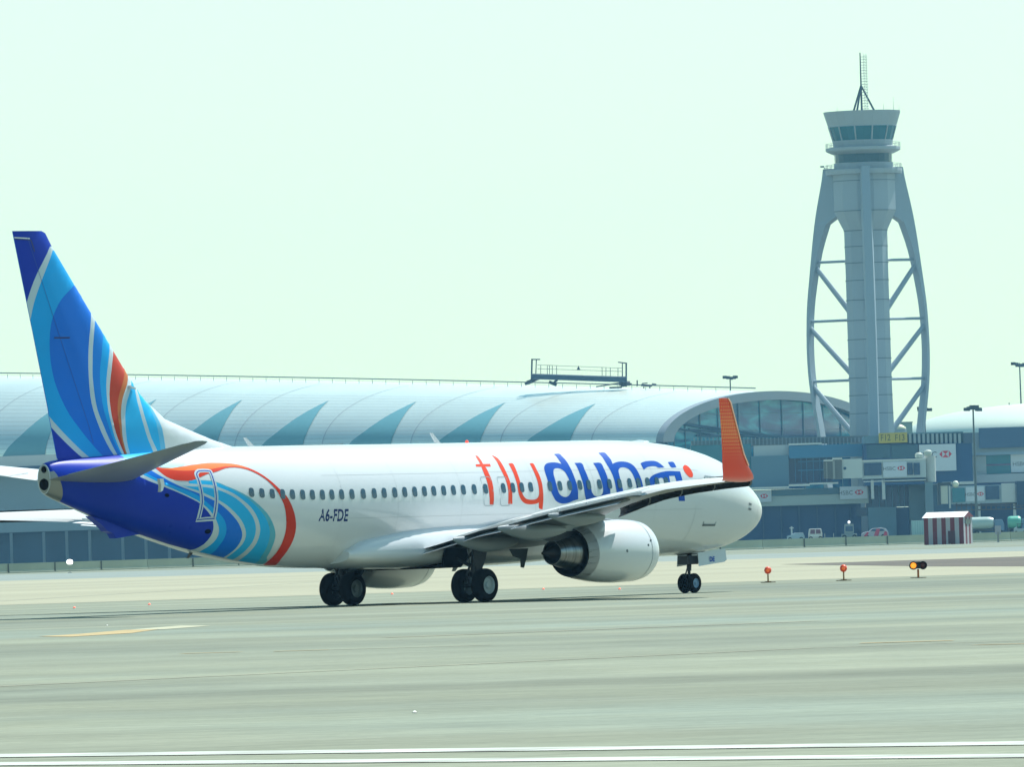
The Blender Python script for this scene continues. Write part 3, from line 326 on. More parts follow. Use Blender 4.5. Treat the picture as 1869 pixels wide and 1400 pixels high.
m=M(); m.box(.5,1.3,-HD-.05,-HD,.1,1.5); m.build('door',mat('hut_door',(.10,.04,.06),.6),hut)
# ============================================================ control tower
TY=2020.; tb=at(1582,480,TY); TX=tb.x; K=TY/FPX
TOWM=mat('tower_cladding',(.34,.41,.46),.55,noise=(.12,.08,(1,1,.4))); TOWL=mat('tower_leg',(.30,.38,.44),.55); TOWG=mat('tower_glass',(.02,.10,.13),.15); TRIM=mat('tower_trim',(.36,.42,.45),.6); SEAMT=mat('tower_seam',(.14,.18,.21),.7)
def tz(y): return CAM_H+(964.7-y)*K
tower=empty('control_tower',(TX,TY,0)); tag(tower,'tall grey control tower with bowed legs, flared glass cab and lattice mast','control tower')
def ngon(z,r,n=24,rot=0): return [Vector((r*math.cos(rot+2*math.pi*i/n),r*math.sin(rot+2*math.pi*i/n),z)) for i in range(n)]
def stack(pr,n=24,rot=0,cap=True):
    m=M(); m.loft([ngon(tz(y) if y else 0,r*K,n,rot) for y,r in pr],cap); return m
# hexagonal shaft with an edge facing the camera
stack([(None,42),(780,41.5),(700,40),(480,40),(421,40.5),(386,57.5),(312,58)],12,math.pi/12).build('shaft',TOWM,tower)
m=M()
for y in (330,385,421,450,480,512,548,585,620,655,690,722,755):
    r=(58 if y<390 else 41)*K+.04; m.loft([ngon(tz(y)-.07,r,12,math.pi/12),ngon(tz(y)+.07,r,12,math.pi/12)],False)
m.build('shaft_seam',SEAMT,tower)
stack([(318,69),(313,70),(309,70),(308,60)],24).build('lower_platform',TRIM,tower)
stack([(309,54),(298,54),(297,54)],24).build('lower_cab_wall',TRIM,tower)
stack([(297,52.5),(281,53)],24).build('lower_cab_glass',TOWG,tower)
stack([(281,55),(276,66),(274,68.5),(269,68.5),(267,56)],24).build('balcony',TRIM,tower)
stack([(267,54),(256,55.5)],24).build('upper_wall',TRIM,tower)
stack([(256,55),(231,62.5)],24).build('cab_glass',mat('cab_glass',(.02,.16,.20),.12),tower)
for i in range(12):
    m=M(); a=2*math.pi*(i+.5)/12; m.tube((55.6*K*math.cos(a),55.6*K*math.sin(a),tz(256)),(63*K*math.cos(a),63*K*math.sin(a),tz(231)),.16,.16,6); m.build('cab_mullion',TRIM,tower)
stack([(231,63.5),(229,63),(206,70),(203,70.5)],24).build('cab_roof',TRIM,tower)
# railings
for y,r,hh in ((269,68,8),(309,69,9)):
    m=M()
    z0=tz(y); z1=tz(y-hh); n=24
    for i in range(n):
        a=2*math.pi*i/n; a2=2*math.pi*(i+1)/n; p=Vector((r*K*math.cos(a),r*K*math.sin(a),0)); q=Vector((r*K*math.cos(a2),r*K*math.sin(a2),0))
        m.tube(p+Vector((0,0,z0)),p+Vector((0,0,z1)),.05,.05,4); m.tube(p+Vector((0,0,z1)),q+Vector((0,0,z1)),.05,.05,4); m.tube(p+Vector((0,0,(z0+z1)/2)),q+Vector((0,0,(z0+z1)/2)),.03,.03,4)
    m.build('railing',mat('rail_grey',(.3,.36,.36),.5),tower)
# legs, struts
LP=[(305,68,56),(350,77.5,56),(390,86,60),(440,93,79),(480,97.5,88),(560,107,101),(640,109.5,104),(700,107,101),(780,96,89),(None,77,68)]
for a0 in (-90,30,150):
    a=math.radians(a0); er=Vector((math.cos(a),math.sin(a),0)); et=Vector((-math.sin(a),math.cos(a),0)); f=1/.866
    R=[]
    # smooth interpolation of the profile
    prs=[(982 if y is None else y,o,i) for y,o,i in LP]
    ys=[305+(982-305)*k/40 for k in range(41)]
    def li(y,c):
        for p,q in zip(prs,prs[1:]):
            if p[0]<=y<=q[0]: return p[c]+(q[c]-p[c])*(y-p[0])/(q[0]-p[0])
        return prs[-1][c]
    def sm(y,c): return sum(li(min(max(y+d,305),982),c) for d in (-25,-12,0,12,25))/5
    for y in ys:
        o=sm(y,1)*f*K; i=sm(y,2)*f*K if y>395 else max(50*K,1); z=tz(y) if y<981 else 0; wd=1.15
        R.append([er*o+et*wd*.75+Vector((0,0,z)),er*o-et*wd*.75+Vector((0,0,z)),er*i-et*wd+Vector((0,0,z)),er*i+et*wd+Vector((0,0,z))])
    m=M(); m.loft(R,True); lg=m.build('leg',TOWL,tower)
    for y in (475,583,693):
        m=M(); m.tube(er*(38*K)+Vector((0,0,tz(y))),er*((sm(y,2)+3)*f*K)+Vector((0,0,tz(y))),.30,.30,8); m.build('horizontal_strut',TOWL,lg)
    for y0,y1 in ((484,575),(594,688),(702,800)):
        m=M(); m.tube(er*((sm(y0,2)+3)*f*K)+Vector((0,0,tz(y0))),er*(32*K)+Vector((0,0,tz(y1))),.50,.62,8); m.build('diagonal_strut',TOWL,lg)
# mast
m=M(); zt0=tz(203); m.tube((0,0,zt0),(0,0,tz(95)),.22,.12,8); ap=Vector((0,0,tz(155)))
for a in (0.15,2.25,4.3): m.tube(Vector((22*K*math.cos(a)*1.08,22*K*math.sin(a)*1.08,zt0)),ap,.22,.18,8)
m.build('mast',mat('mast_dark',(.05,.08,.09),.6),tower)
m=M(); xo=4.5*K*1.3
m.tube((xo,0,zt0),(xo,0,tz(97)),.05,.05,4); m.tube((xo*1.9,0,zt0),(xo*1.9,0,tz(99)),.05,.05,4)
y=198
while y>98: m.tube((0.1,0,tz(y)),(xo*2.2,0,tz(y)),.07,.07,4); m.tube((xo,0,tz(y)),(xo*1.9,0,tz(y-5)),.04,.04,4); y-=5
m.build('mast_ladder',mat('ladder_grey',(.3,.36,.36),.5),tower)
for x,h in ((58,26),(40,14),(68,10),(-45,12)): m=M(); m.tube((x*K,0,zt0),(x*K,0,zt0+h*K),.06,.03,4); m.build('antenna',mat('ladder_grey'),tower)
m=M(); m.tube((-69*K,0,tz(309)),(-74*K,0,tz(300)),.1,.1,6); m.box(-79*K,-72*K,-.5,.5,tz(303),tz(300))
m.build('camera_bracket',mat('ladder_grey'),tower)
# ============================================================ curved-roof concourse
BETA=math.radians(35); AXV=Vector((-math.cos(BETA),math.sin(BETA),0)); PPV=Vector((math.sin(BETA),math.cos(BETA),0)); O0=Vector((60.4,2250,0)); WD=48.
def VH(t): return 35.1+.0585*t-.00003*t*t
def VE(t): return 23.6+.011*t
def vault(t,ph,off=0):
    r=math.radians(ph); c=O0+AXV*t-PPV*(WD+off)*math.cos(r); return Vector((c.x,c.y,VE(t)+(VH(t)-VE(t)+off)*math.sin(r)))
conc=empty('curved_roof_concourse',(O0.x,O0.y,0)); tag(conc,'long terminal with silver vaulted roof, teal leaf shaped skylights and glazed arched end','terminal building')
IC=Matrix.Translation((-O0.x,-O0.y,0))
def addc(m,name,mt,**k):
    m.v=[tuple(IC@Vector(v)) for v in m.v]; return m.build(name,mt,k.pop('parent',conc),**k)
ROOF=mat('roof_panels',(.74,.81,.74),.36,metal=.7,noise=(.05,.06))
def roof_mat():
    m=MAT['roof_panels']; t=m.node_tree; b=t.nodes['Principled BSDF']; b.inputs['Specular IOR Level'].default_value=.6
roof_mat()
TT=[-1.5]+[8*i for i in range(0,52)]
m=M(); m.loft([[vault(t,ph) for ph in [3*i for i in range(61)]] for t in TT],False,False); addc(m,'roof',ROOF,smooth=True)
# fine horizontal panel joints and ribs on the camera side
RS=mat('roof_seam',(.42,.48,.49),.5,metal=.5)
m=M()
for k in range(1,17):
    ph=3.4*k
    if ph>56: break
    m.loft([[vault(t,ph-.10,.05),vault(t,ph+.10,.05)] for t in TT[::2]],False,False)
addc(m,'panel_joint',mat('roof_joint',(.42,.49,.49),.5,metal=.6))
m=M(); t=18.0
while t<400:
    m.loft([[vault(t-.12,ph,.08),vault(t+.12,ph,.08)] for ph in range(0,80,4)],False,False); t+=26
addc(m,'roof_rib',RS)
# leaves
SK=mat('skylight_teal',(.11,.29,.33),.3)
def leaf(t0):
    Lf=[(0,48),( .9,40),(2.2,32),(3.7,24),(5.6,16),(8.2,8),(10.2,0)]; Rt=[(0,48),(-1.2,40),(-2.4,32),(-3.2,24),(-3.5,16),(-3.4,8),(-3.2,0)]
    m=M(); rows=[]
    for i in range(25):
        ph=48*(1-i/24)
        def il(T):
            for a,b in zip(T,T[1:]):
                if b[1]<=ph<=a[1]: return a[0]+(b[0]-a[0])*(a[1]-ph)/(a[1]-b[1]+1e-9)
            return T[-1][0]
        rows.append([vault(t0+il(Lf)*(1-j/4)+il(Rt)*(j/4),ph,.10) for j in range(5)])
    m.loft(rows,False,False); addc(m,'skylight',SK)
for k in range(14): leaf(27.3+25.9*k)
# ridge walkway rail
m=M(); DK=mat('gantry_dark',(.035,.07,.09),.6)
for k in range(0,100):
    t=4+4*k; p=vault(t,78,.1); m.tube(p,p+Vector((0,0,1.0)),.08,.08,4)
m.loft([[p+Vector((0,0,.75)),p+Vector((0,0,1.0)),p+Vector((0,.15,1.0)),p+Vector((0,.15,.75))] for p in [vault(t,84,.1) for t in range(0,404,6)]],True); addc(m,'ridge_rail',mat('rail_dark',(.12,.17,.18),.6))
# end arch: band + glass + trusses
ARCH=mat('arch_band',(.23,.28,.32),.5)
def endp(ph,k=1.0,out=0):  # on the end face; k scales towards the inside
    r=math.radians(ph); c=O0+AXV*(-out)-PPV*WD*k*math.cos(r); return Vector((c.x,c.y,VE(0)-4*(1-k)*0+(VH(0)-VE(0)+.15-(1-k)*22)*math.sin(r)))
m=M(); R=[]
for i in range(61):
    ph=3*i; R.append([endp(ph,1.0,2.2),endp(ph,.905,2.2),endp(ph,.905,.2),endp(ph,1.0,.2)])
m.loft(R,True); addc(m,'arch_band',ARCH,smooth=35)
def glassmat():
    m=mat('end_glass',(.02,.13,.19),.12); t=m.node_tree; b=t.nodes['Principled BSDF']; tc=t.nodes.new('ShaderNodeTexCoord'); mp=t.nodes.new('ShaderNodeMapping'); mp.inputs['Scale'].default_value=(.05,.05,.22); mp.inputs['Rotation'].default_value=(.0,.35,.3)
    n=t.nodes.new('ShaderNodeTexNoise'); n.inputs['Scale'].default_value=1.; n.inputs['Detail'].default_value=6; n.inputs['Distortion'].default_value=1.4
    r=t.nodes.new('ShaderNodeValToRGB'); e=r.color_ramp.elements; e[0].position=.38; e[0].color=(.008,.07,.17,1); e[1].position=.68; e[1].color=(.05,.36,.42,1); x=e.new(.5); x.color=(.012,.14,.24,1)
    L=t.links.new; L(tc.outputs['Object'],mp.inputs[0]); L(mp.outputs[0],n.inputs[0]); L(n.outputs[0],r.inputs[0]); L(r.outputs[0],b.inputs['Base Color']); return m
m=M(); top=[endp(3*i,.94,.6) for i in range(61)]; bot=[Vector((p.x,p.y,12)) for p in top]
m.loft([top,bot],False,False); addc(m,'end_glazing',glassmat())
m=M()
for i in range(4,60,4):
    p=endp(3*i,.94,.75); m.tube((p.x,p.y,12),p,.14,.14,4)
for z in (18,22,26,30):
    pts=[p for p in top if p.z>z]
    if len(pts)>1: a_,b_=pts[0],pts[-1]; m.tube((a_.x,a_.y,z)-AXV*.2 if False else Vector((a_.x,a_.y,z)),(b_.x,b_.y,z),.10,.10,4)
addc(m,'glazing_bar',mat('glazing_bar',(.10,.20,.25),.5))
m=M()
for k in range(5):
    a_=endp(20+k*6,.93,.9); b_=endp(118+k*8,.93,.9); b_=Vector((b_.x,b_.y,20+k*1.0)); a_=Vector((a_.x,a_.y,min(a_.z,31-k*1.5))); m.tube(a_,b_,.22,.22,5)
addc(m,'truss',mat('truss_dark',(.02,.09,.15),.6))
# podium below the vault: wall bands following the eave
def band(z0,z1,out,mt,name,t0=-1.5,t1=404,dep=3):
    a=O0+AXV*t0-PPV*(WD+out); b=O0+AXV*t1-PPV*(WD+out); m=M(); m.loft([[Vector((a.x,a.y,z0)),Vector((a.x,a.y,z1)),Vector((a.x,a.y,z1))+PPV*dep,Vector((a.x,a.y,z0))+PPV*dep],[Vector((b.x,b.y,z0)),Vector((b.x,b.y,z1)),Vector((b.x,b.y,z1))+PPV*dep,Vector((b.x,b.y,z0))+PPV*dep]],True)
    return addc(m,name,mt)
WB=mat('wall_haze_bluegrey',(.24,.32,.37),.6,noise=(.05,.06)); WP=mat('wall_pale',(.42,.46,.45),.6); DB=mat('undercroft_dark',(.05,.10,.16),.7);  # bluish wall colours include painted distance haze
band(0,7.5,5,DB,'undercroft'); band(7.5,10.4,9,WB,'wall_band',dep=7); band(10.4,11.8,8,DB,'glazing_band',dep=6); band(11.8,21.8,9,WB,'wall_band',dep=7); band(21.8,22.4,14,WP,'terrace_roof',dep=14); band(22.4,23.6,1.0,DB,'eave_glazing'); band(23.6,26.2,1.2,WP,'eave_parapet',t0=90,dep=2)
t=-1
while t<400:
    m=M()
    p=O0+AXV*t-PPV*(WD+8.5); m.box(p.x-.35,p.x+.35,p.y-.5,p.y+.5,0,7.4); addc(m,'column',mat('column_grey',(.22,.27,.30),.6)); t+=7 if int(t)%3 else 10
# ---------------- roof maintenance gantry
gt=empty('roof_gantry',at(1056,704,2262)); tag(gt,'dark maintenance gantry with a railed truss deck standing on the concourse ridge','gantry')
gi=gt.location; GK=2262/FPX
def gpt(x,y,dy=0): p=at(x,y,2262+dy)-gi; return p
def gtube(m,a,b,r,dy=0): m.tube(gpt(*a,dy),gpt(*b,dy),r*GK*1.0,r*GK,6)
for q in (0,1):
    m=M()
    for dy in (-1.2,1.2):
        if q==0: gtube(m,(971,655),(970,698),1.6,dy); gtube(m,(970,656),(986,656),1.2,dy); gtube(m,(979,656),(978,682),1.0,dy)
        else: gtube(m,(1143,662),(1143,706),1.6,dy); gtube(m,(1128,661),(1144,663),1.2,dy); gtube(m,(1136,662),(1136,690),1.0,dy)
    m.build('end_post',DK,gt)
m=M(); 
for (a,b) in (((970,684),(1144,689.5)),((970,690),(1144,696)),((970,687),(1144,692.5))):
    for dy in (-1.3,0,1.3): gtube(m,a,b,2.2,dy)
x=972
while x<1142:
    for dy in (-1.3,1.3): gtube(m,(x,684+ (x-970)*.03),(x+5,692+(x-970)*.03),.8,dy)
    x+=5
m.build('truss_deck',mat('gantry_blue',(.045,.10,.15),.6),gt)
m=M()
for dy in (-1.3,1.3):
    gtube(m,(981,666),(1136,672),.45,dy); gtube(m,(981,673),(1136,678),.45,dy)
    for x in (987,999,1003,1008,1016,1099,1106,1114,1128): gtube(m,(x,666+(x-981)*.04),(x,685+(x-981)*.03),.6,dy)
m.build('railing',mat('rail_dark'),gt)
m=M(); p=gpt(1056,669); q=gpt(1056,675); m.lathe([(0,3.5*GK),(5*GK,1.2*GK),(8*GK,0)],q,(0,0,1),8); m.build('warning_light',DK,gt)
m=M()
for (a,b,r) in (((958,701),(985,690),3),((962,699),(975,694),4),((1002,697),(1016,703),3),((1020,690),(1010,700),2.5),((1130,700),(1150,700),4.5),((1136,693),(1138,706),5),((1112,708),(1135,707),1.6),((1088,706),(1132,699),1.2),((1150,700),(1153,702),2)): gtube(m,a,b,r)
m.build('trolley',DK,gt)
ac=empty('roof_equipment',at(1182,706,2262)); tag(ac,'small dark equipment cluster on the ridge just right of the gantry','roof equipment')
gi=ac.location
m=M(); 
for (a,b,r) in (((1170,703),(1190,704),2.2),((1190,701),(1198,702),1.8),((1172,700),(1182,699),1.0),((1175,706),(1175,709),1.2),((1186,706),(1186,709),1.2)): gtube(m,a,b,r)
m.build('unit',DK,ac); m=M(); gtube(m,(1163,694),(1163,705),1.3); m.build('vent_pipe',DK,ac)
# ---------------- right-hand concourse shell
rc=at(2010,812,2300); rcon=empty('domed_concourse',(rc.x,rc.y,0)); tag(rcon,'pale domed concourse roof behind the gates at the right edge','terminal building')
kk=2300/FPX
m=M(); R=[]
for i in range(25):
    e=math.radians(90*i/24); R.append([Vector((360*kk*math.cos(e)**.8*math.cos(a),52*math.cos(e)*math.sin(a),(0 if i==0 else 0)+ 24+ 56*kk*math.sin(e))) for a in [math.pi+math.pi*j/48 for j in range(49)]])
m.loft(R,False,False); m.build('roof',mat('roof_pale',(.72,.78,.64),.4,metal=.5),rcon,smooth=True)
m=M(); m.box(-340*kk,60,-46,40,0,24); m.build('wall',WB,rcon)
m=M(); m.box(-240*kk,60,-47.5,-46.2,20.2,25); m.build('eave_band',mat('blue_band',(.05,.12,.22),.6),rcon)
for x,y,r,lab in ((1591,785,11,'small pale rooftop dome just left of the yellow gate sign'),(1642,783,12,'small pale rooftop dome behind the yellow gate sign')):
    p=at(x,y,2150); o=empty('rooftop_dome',p); tag(o,lab,'dome')
    m=M(); q=2150/FPX; m.lathe([(0,r*q),(3*q,r*.95*q),(6*q,r*.6*q),(8*q,r*.2*q),(8.4*q,0)],(0,0,0),(0,0,1),20); m.build('shell',mat('dome_pale',(.62,.62,.42),.5),o,smooth=True); m=M(); m.lathe([(-12,r*q*1.02),(0,r*q*1.02)],(0,0,0),(0,0,1),20); m.build('drum',WB,o)
p=at(1650,780,2180); o=empty('roof_plant_room',p); tag(o,'low grey green plant room on the roof below the tower right leg','plant room'); m=M(); q=2180/FPX; m.box(-14*q,14*q,-4,4,-6,8*q); m.build('wall',mat('plant_green',(.22,.33,.32),.6),o); m=M(); m.box(-15*q,15*q,-4.3,4.3,8*q,9.5*q); m.build('roof',mat('plant_roof',(.15,.24,.25),.6),o)
# ============================================================ pier buildings, helper for boxes given in photo measurements
def rect(m,x0,y0,x1,y1,Y,dep,org):
    a=at(x0,(y0+y1)/2,Y); b=at(x1,(y0+y1)/2,Y); c=at((x0+x1)/2,y0,Y); d=at((x0+x1)/2,y1,Y)
    m.box(a.x-org[0],b.x-org[0],Y-org[1],Y+dep-org[1],d.z-org[2],c.z-org[2])
def part(par,name,rs,mt,Y,dep=6,**k):
    m=M()
    for r in rs: rect(m,*r,Y,dep,par.location)
    return m.build(name,mt,par,**k)
AZ=mat('fascia_azure',(.04,.22,.38),.4); DG=mat('glass_haze_blue',(.010,.065,.15),.2); TG=mat('glass_teal',(.02,.20,.26),.2); PAN=mat('panel_pale',(.52,.56,.56),.5); BANR=mat('banner_pale',(.60,.66,.72),.6); NAVYB=mat('wall_haze_navy',(.012,.08,.20),.5); GRYB=mat('wall_mid',(.13,.24,.31),.6); LIT=mat('white_lit_edge',(.72,.74,.70),.5); BRN=mat('parapet_grey',(.20,.22,.22),.7)  # blues deepened so the building colours carry distance haze
REDL=mat('logo_red',(.62,.03,.05),.5); TXT=mat('sign_text',(.08,.10,.12),.6)
def banner_marks(par,cx,cy,hh,Y,txt='HSBC',name='banner_lettering',tw=None):
    """lettering then hexagon mark, centred at cx,cy with letter height hh (px)"""
    k=Y/FPX; p=at(cx,cy,Y)-par.location
    if txt:
        vs,fs=text_mesh(txt,hh*k*1.38,.0,1.0); w_=max(v.x for v in vs)
        m=M(); m.add([(p.x-w_-.2*hh*k+v.x,p.y-.02,p.z-hh*k*.5+v.y) for v in vs],[f for f in fs]); m.build(name,TXT,par)
    h2=hh*k*.55; hx=p.x+hh*k*1.25; m=M()
    P=lambda x,z:(hx+x*h2,p.y-.02,p.z+z*h2)
    # hexagon emblem: two side wedges and top/bottom triangles in red
    m.add([P(-1.9,0),P(-1,1),P(-1,-1)],[(0,1,2)]); m.add([P(1.9,0),P(1,-1),P(1,1)],[(0,1,2)]); m.add([P(-1,1),P(1,1),P(0,0)],[(0,1,2)]); m.add([P(-1,-1),P(0,0),P(1,-1)],[(0,1,2)]); m.build('banner_emblem',REDL,par)
YP=1990.
pier=empty('pier_building',(at(1500,982,YP).x,YP,0)); tag(pier,'long low blue gate pier with banded glazing and pale panels behind the aircraft nose','terminal building')
part(pier,'parapet',[(1262,800,1585,812)],BRN,YP+22,6)
m=M(); x=1266
while x<1580:
    rect(m,x,799,x+2,812,YP+21.7,.3,pier.location); x+=7
m.build('parapet_post',mat('post_pale',(.30,.36,.38),.6),pier)
part(pier,'wall',[(1262,812,1372,895)],TG,YP+10,10); part(pier,'pale_panel',[(1376,813,1440,832)],PAN,YP+8,6); part(pier,'wall',[(1372,832,1440,889)],GRYB,YP+6,8)
part(pier,'fascia',[(1440,812,1580,835)],AZ,YP+6,10); part(pier,'fascia_edge',[(1440,809,1500,812)],LIT,YP+5.8,4)  # fascia_edge: white strip painted for a sunlit top edge
go_=part(pier,'window',[(1440,835,1520,882)],DG,YP+8,6)
m=M(); 
for x in (1451,1462,1472,1484,1496,1508): rect(m,x,836,x+1.2,880,YP+7.7,.3,pier.location)
for y in (841,857): rect(m,1456,y,1520,y+2,YP+7.5,.3,pier.location)
m.build('window_frame',AZ,pier)
part(pier,'roof_edge',[(1300,891.5,1372,894),(1372,889,1440,892),(1440,884,1478,887.5),(1478,881,1530,884)],LIT,YP+1,3)
part(pier,'corridor_wall',[(1300,895,1372,924),(1372,892,1585,922)],mat('corridor_pale',(.40,.48,.47),.5),YP+3,6)
part(pier,'window',[(1408,893,1470,905),(1470,891,1532,903)],mat('glass_mid',(.03,.13,.2),.2),YP+2.8,.3)
part(pier,'undercroft',[(1262,924,1372,990),(1372,922,1572,990)],mat('undercroft_haze_blue',(.016,.065,.16),.6),YP+5,8)  # undercroft blue has the haze put into its colour
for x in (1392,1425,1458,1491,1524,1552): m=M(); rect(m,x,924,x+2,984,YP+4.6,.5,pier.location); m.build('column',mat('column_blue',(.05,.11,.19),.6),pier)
part(pier,'window',[(1563,927,1584,942)],DG,YP+4.5,.4)
part(pier,'wall',[(1585,926,1636,980)],GRYB,YP+2,6); part(pier,'window',[(1580,880,1660,926)],DG,YP+4,5); part(pier,'wall',[(1636,926,1660,980)],NAVYB,YP+4,5); part(pier,'pillar',[(1660,880,1700,980)],mat('pillar_grey',(.15,.24,.29),.6),YP+3,5)
m=M()
for x in (1592,1604,1616,1628,1640,1650): rect(m,x,881,x+1,926,YP+3.7,.3,pier.location)
m.build('window_frame',AZ,pier)
part(pier,'banner',[(1366,895,1408,917)],BANR,YP+2.4,.2); banner_marks(pier,1386,906,7,YP+2.4,'')
part(pier,'banner',[(1533,888,1583,911)],BANR,YP+2.2,.2); banner_marks(pier,1558,899,8,YP+2.2)
node=empty('gate_node_building',(at(1680,982,YP-6).x,YP-6,0)); tag(node,'dark blue gate block with a louvred top behind the longest jet bridge','terminal building')
YN=YP-6
part(node,'wall',[(1578,808,1775,884)],NAVYB,YN,16); part(node,'fascia',[(1578,795,1655,809)],GRYB,YN-.4,16); part(node,'end_wall',[(1758,790,1775,809)],mat('wall_slate',(.07,.12,.18),.6),YN-.3,16)
part(node,'roof_slab',[(1655,789,1758,791.5)],GRYB,YN-.5,16); part(node,'louvre_back',[(1655,791,1758,809)],mat('louvre_dark',(.05,.13,.18),.6),YN,14)
m=M(); x=1659
while x<1754: rect(m,x,791.5,x+4.5,809,YN-.6,.6,node.location); x+=8.2
m.build('louvre',mat('louvre_pale',(.30,.38,.42),.5),node)
part(node,'window',[(1582,812,1625,836)],mat('glass_node',(.015,.10,.16),.2),YN-.3,.3); part(node,'window',[(1627,812,1676,836)],mat('glass_node'),YN-.3,.3)
part(node,'wall',[(1700,884,1775,982)],mat('wall_low',(.04,.10,.17),.6),YN+3,8)
gsn=empty('gate_sign',at(1630,799,YN-1.2)); tag(gsn,'yellow gate number sign on the top edge of the dark blue gate block','sign')
part(gsn,'panel',[(1604,790,1656,808.5)],mat('sign_yellow',(.52,.42,.08),.6),YN-1.2,.5)
k=YN/FPX
for tx,x in (('F12',1607),('F13',1633)):
    vs,fs=text_mesh(tx,12*k*1.38,.02,1.0); p=at(x,804.8,YN-1.2)-gsn.location; m=M(); m.add([(p.x+v.x*.78,p.y-.03,p.z+v.y) for v in vs],fs); m.build('sign_lettering',mat('sign_olive',(.13,.13,.03),.6),gsn)
bn=empty('wall_banner',at(1711,835,YN-1)); tag(bn,'large pale wall banner with a red hexagon emblem hung on the dark blue gate block','banner')
part(bn,'panel',[(1678,811,1745,860)],BANR,YN-1,.3); banner_marks(bn,1712,829.5,11,YN-1)
# ---------------- jet bridges
def bridge(name,label,org,parts_):
    o=empty(name,org); tag(o,label,'jet bridge','passenger boarding bridges at the pier'); return o
YB=YP-40
jb=bridge('jet_bridge','pale boarding bridge on two thin legs, in front of the dark blue gate block',Vector((at(1610,982,YB).x,YB,0)),0)
part(jb,'bellows',[(1504,843,1511,874),(1511,841,1518,874),(1518,839,1525,875),(1525,838,1537,875)],mat('bellows_grey',(.16,.17,.16),.8),YB-1,3)
part(jb,'bellows_fold',[(1508,844,1510,874),(1520,841,1524,874)],mat('bellows_pale',(.33,.35,.33),.8),YB-1.4,.4)
part(jb,'bellows_hood',[(1504,839.5,1520,842),(1520,836,1537,839)],LIT,YB-1.3,3.5)
part(jb,'cabin',[(1537,838,1574,873)],mat('cabin_pale',(.55,.60,.58),.5),YB-.5,5); m=M(); c=at(1542,855,YB-.5)-jb.location; m.lathe([(0,.32),(.05,.3),(.06,0)],c,(0,-1,0),12); m.build('port_window',DG,jb)
part(jb,'tunnel',[(1574,840,1690,873.5)],mat('tunnel_pale',(.48,.55,.56),.5),YB,4); part(jb,'tunnel_roof_edge',[(1574,838.5,1690,841)],LIT,YB-.2,4.3)
part(jb,'window',[(1577,845,1609,868)],DG,YB-.3,.3); part(jb,'window',[(1656,845,1666,867),(1668,845,1679,867)],DG,YB-.3,.3); part(jb,'banner',[(1612,843,1655,871)],BANR,YB-.35,.3); banner_marks(jb,1636,855,7,YB-.35)
part(jb,'underframe',[(1576,873,1690,875.5),(1612,876,1690,880)],mat('frame_dark',(.06,.08,.09),.7),YB,3.6); part(jb,'underframe_rail',[(1576,877,1690,878.5)],LIT,YB-.4,.4)
part(jb,'leg',[(1590,876,1595,911)],PAN,YB,.8); part(jb,'leg',[(1610,874,1615.5,912)],PAN,YB,.8)
m=M(); c=at(1697,832,YB+1)-jb.location; cz=at(1697,880,YB+1)-jb.location; m.tube((c.x,c.y+2,cz.z),(c.x,c.y+2,c.z),11*YB/FPX,None,20); m.build('rotunda',mat('rotunda_pale',(.50,.52,.50),.5),jb,smooth=40)
m=M(); c=at(1677,832,YB+1)-jb.location; m.lathe([(-.6,.5),(-.3,.8),(.3,.8),(.6,.5),(.7,0)],(c.x,c.y,c.z),(0,0,1),14); m.lathe([(-.6,.5),(-.3,.8),(.3,.8),(.6,.5),(.7,0)],(c.x+1.9,c.y,c.z+.5),(0,0,1),14); m.build('roof_unit',mat('unit_pale',(.5,.55,.48),.6),jb)
part(jb,'support_column',[(1690,880,1704,980)],mat('pillar_grey'),YB+1,2)
YC=YP-60
jb2=bridge('jet_bridge','pale boarding bridge on a dark truss above the parked tankers at the right edge',Vector((at(1800,982,YC).x,YC,0)),0)
part(jb2,'cabin_frame',[(1712,884,1717,922),(1712,881,1735,886)],mat('frame_dark'),YC-1,4); part(jb2,'cabin',[(1717,887,1730,920)],mat('cabin_cream',(.56,.58,.50),.5),YC-.8,4); part(jb2,'cabin_post',[(1732,887,1735,928)],PAN,YC-1,.6)
part(jb2,'tunnel',[(1735,886,1856,919)],mat('tunnel_blue',(.36,.46,.52),.5),YC,4); part(jb2,'window',[(1738,891,1761,917),],TG,YC-.3,.3); part(jb2,'window',[(1799,887,1824,912)],DG,YC-.3,.3)
part(jb2,'banner',[(1763,889,1797,915)],BANR,YC-.3,.3); banner_marks(jb2,1782,902,6,YC-.3)
part(jb2,'side_panel',[(1828,882,1853,917)],PAN,YC-.3,.3); part(jb2,'bellows',[(1856,878,1890,922)],mat('bellows_dark',(.03,.07,.13),.7),YC-1,5)
m=M(); x=1745
while x<1885: 
    rect(m,x,919,x+2,931,YC-.2,.3,jb2.location); rect(m,x+3,922,x+8,924,YC-.2,.3,jb2.location); x+=9
rect(m,1742,919,1895,921,YC-.2,3,jb2.location); rect(m,1742,929,1895,931,YC-.2,3,jb2.location); m.build('underframe_truss',mat('truss_brown',(.10,.09,.09),.7),jb2)
m=M(); c=at(1744,884,YC)-jb2.location; m.lathe([(-.7,0),(-.6,.45),(0,.75),(.6,.45),(.7,0)],c,(0,0,1),16); m.build('roof_lamp',mat('globe_pale',(.75,.78,.62),.4),jb2,smooth=True)
part(jb2,'roof_unit',[(1720,880,1738,884),(1752,879,1780,884)],PAN,YC,2); part(jb2,'leg',[(1786,919,1790,975)],PAN,YC,.8); part(jb2,'leg',[(1850,919,1855,975)],PAN,YC,.8)
cor=empty('gate_corridor',(at(1830,982,YP).x,YP,0)); tag(cor,'raised gate corridor with teal glazing and a pale banner, above the right jet bridge','terminal building')
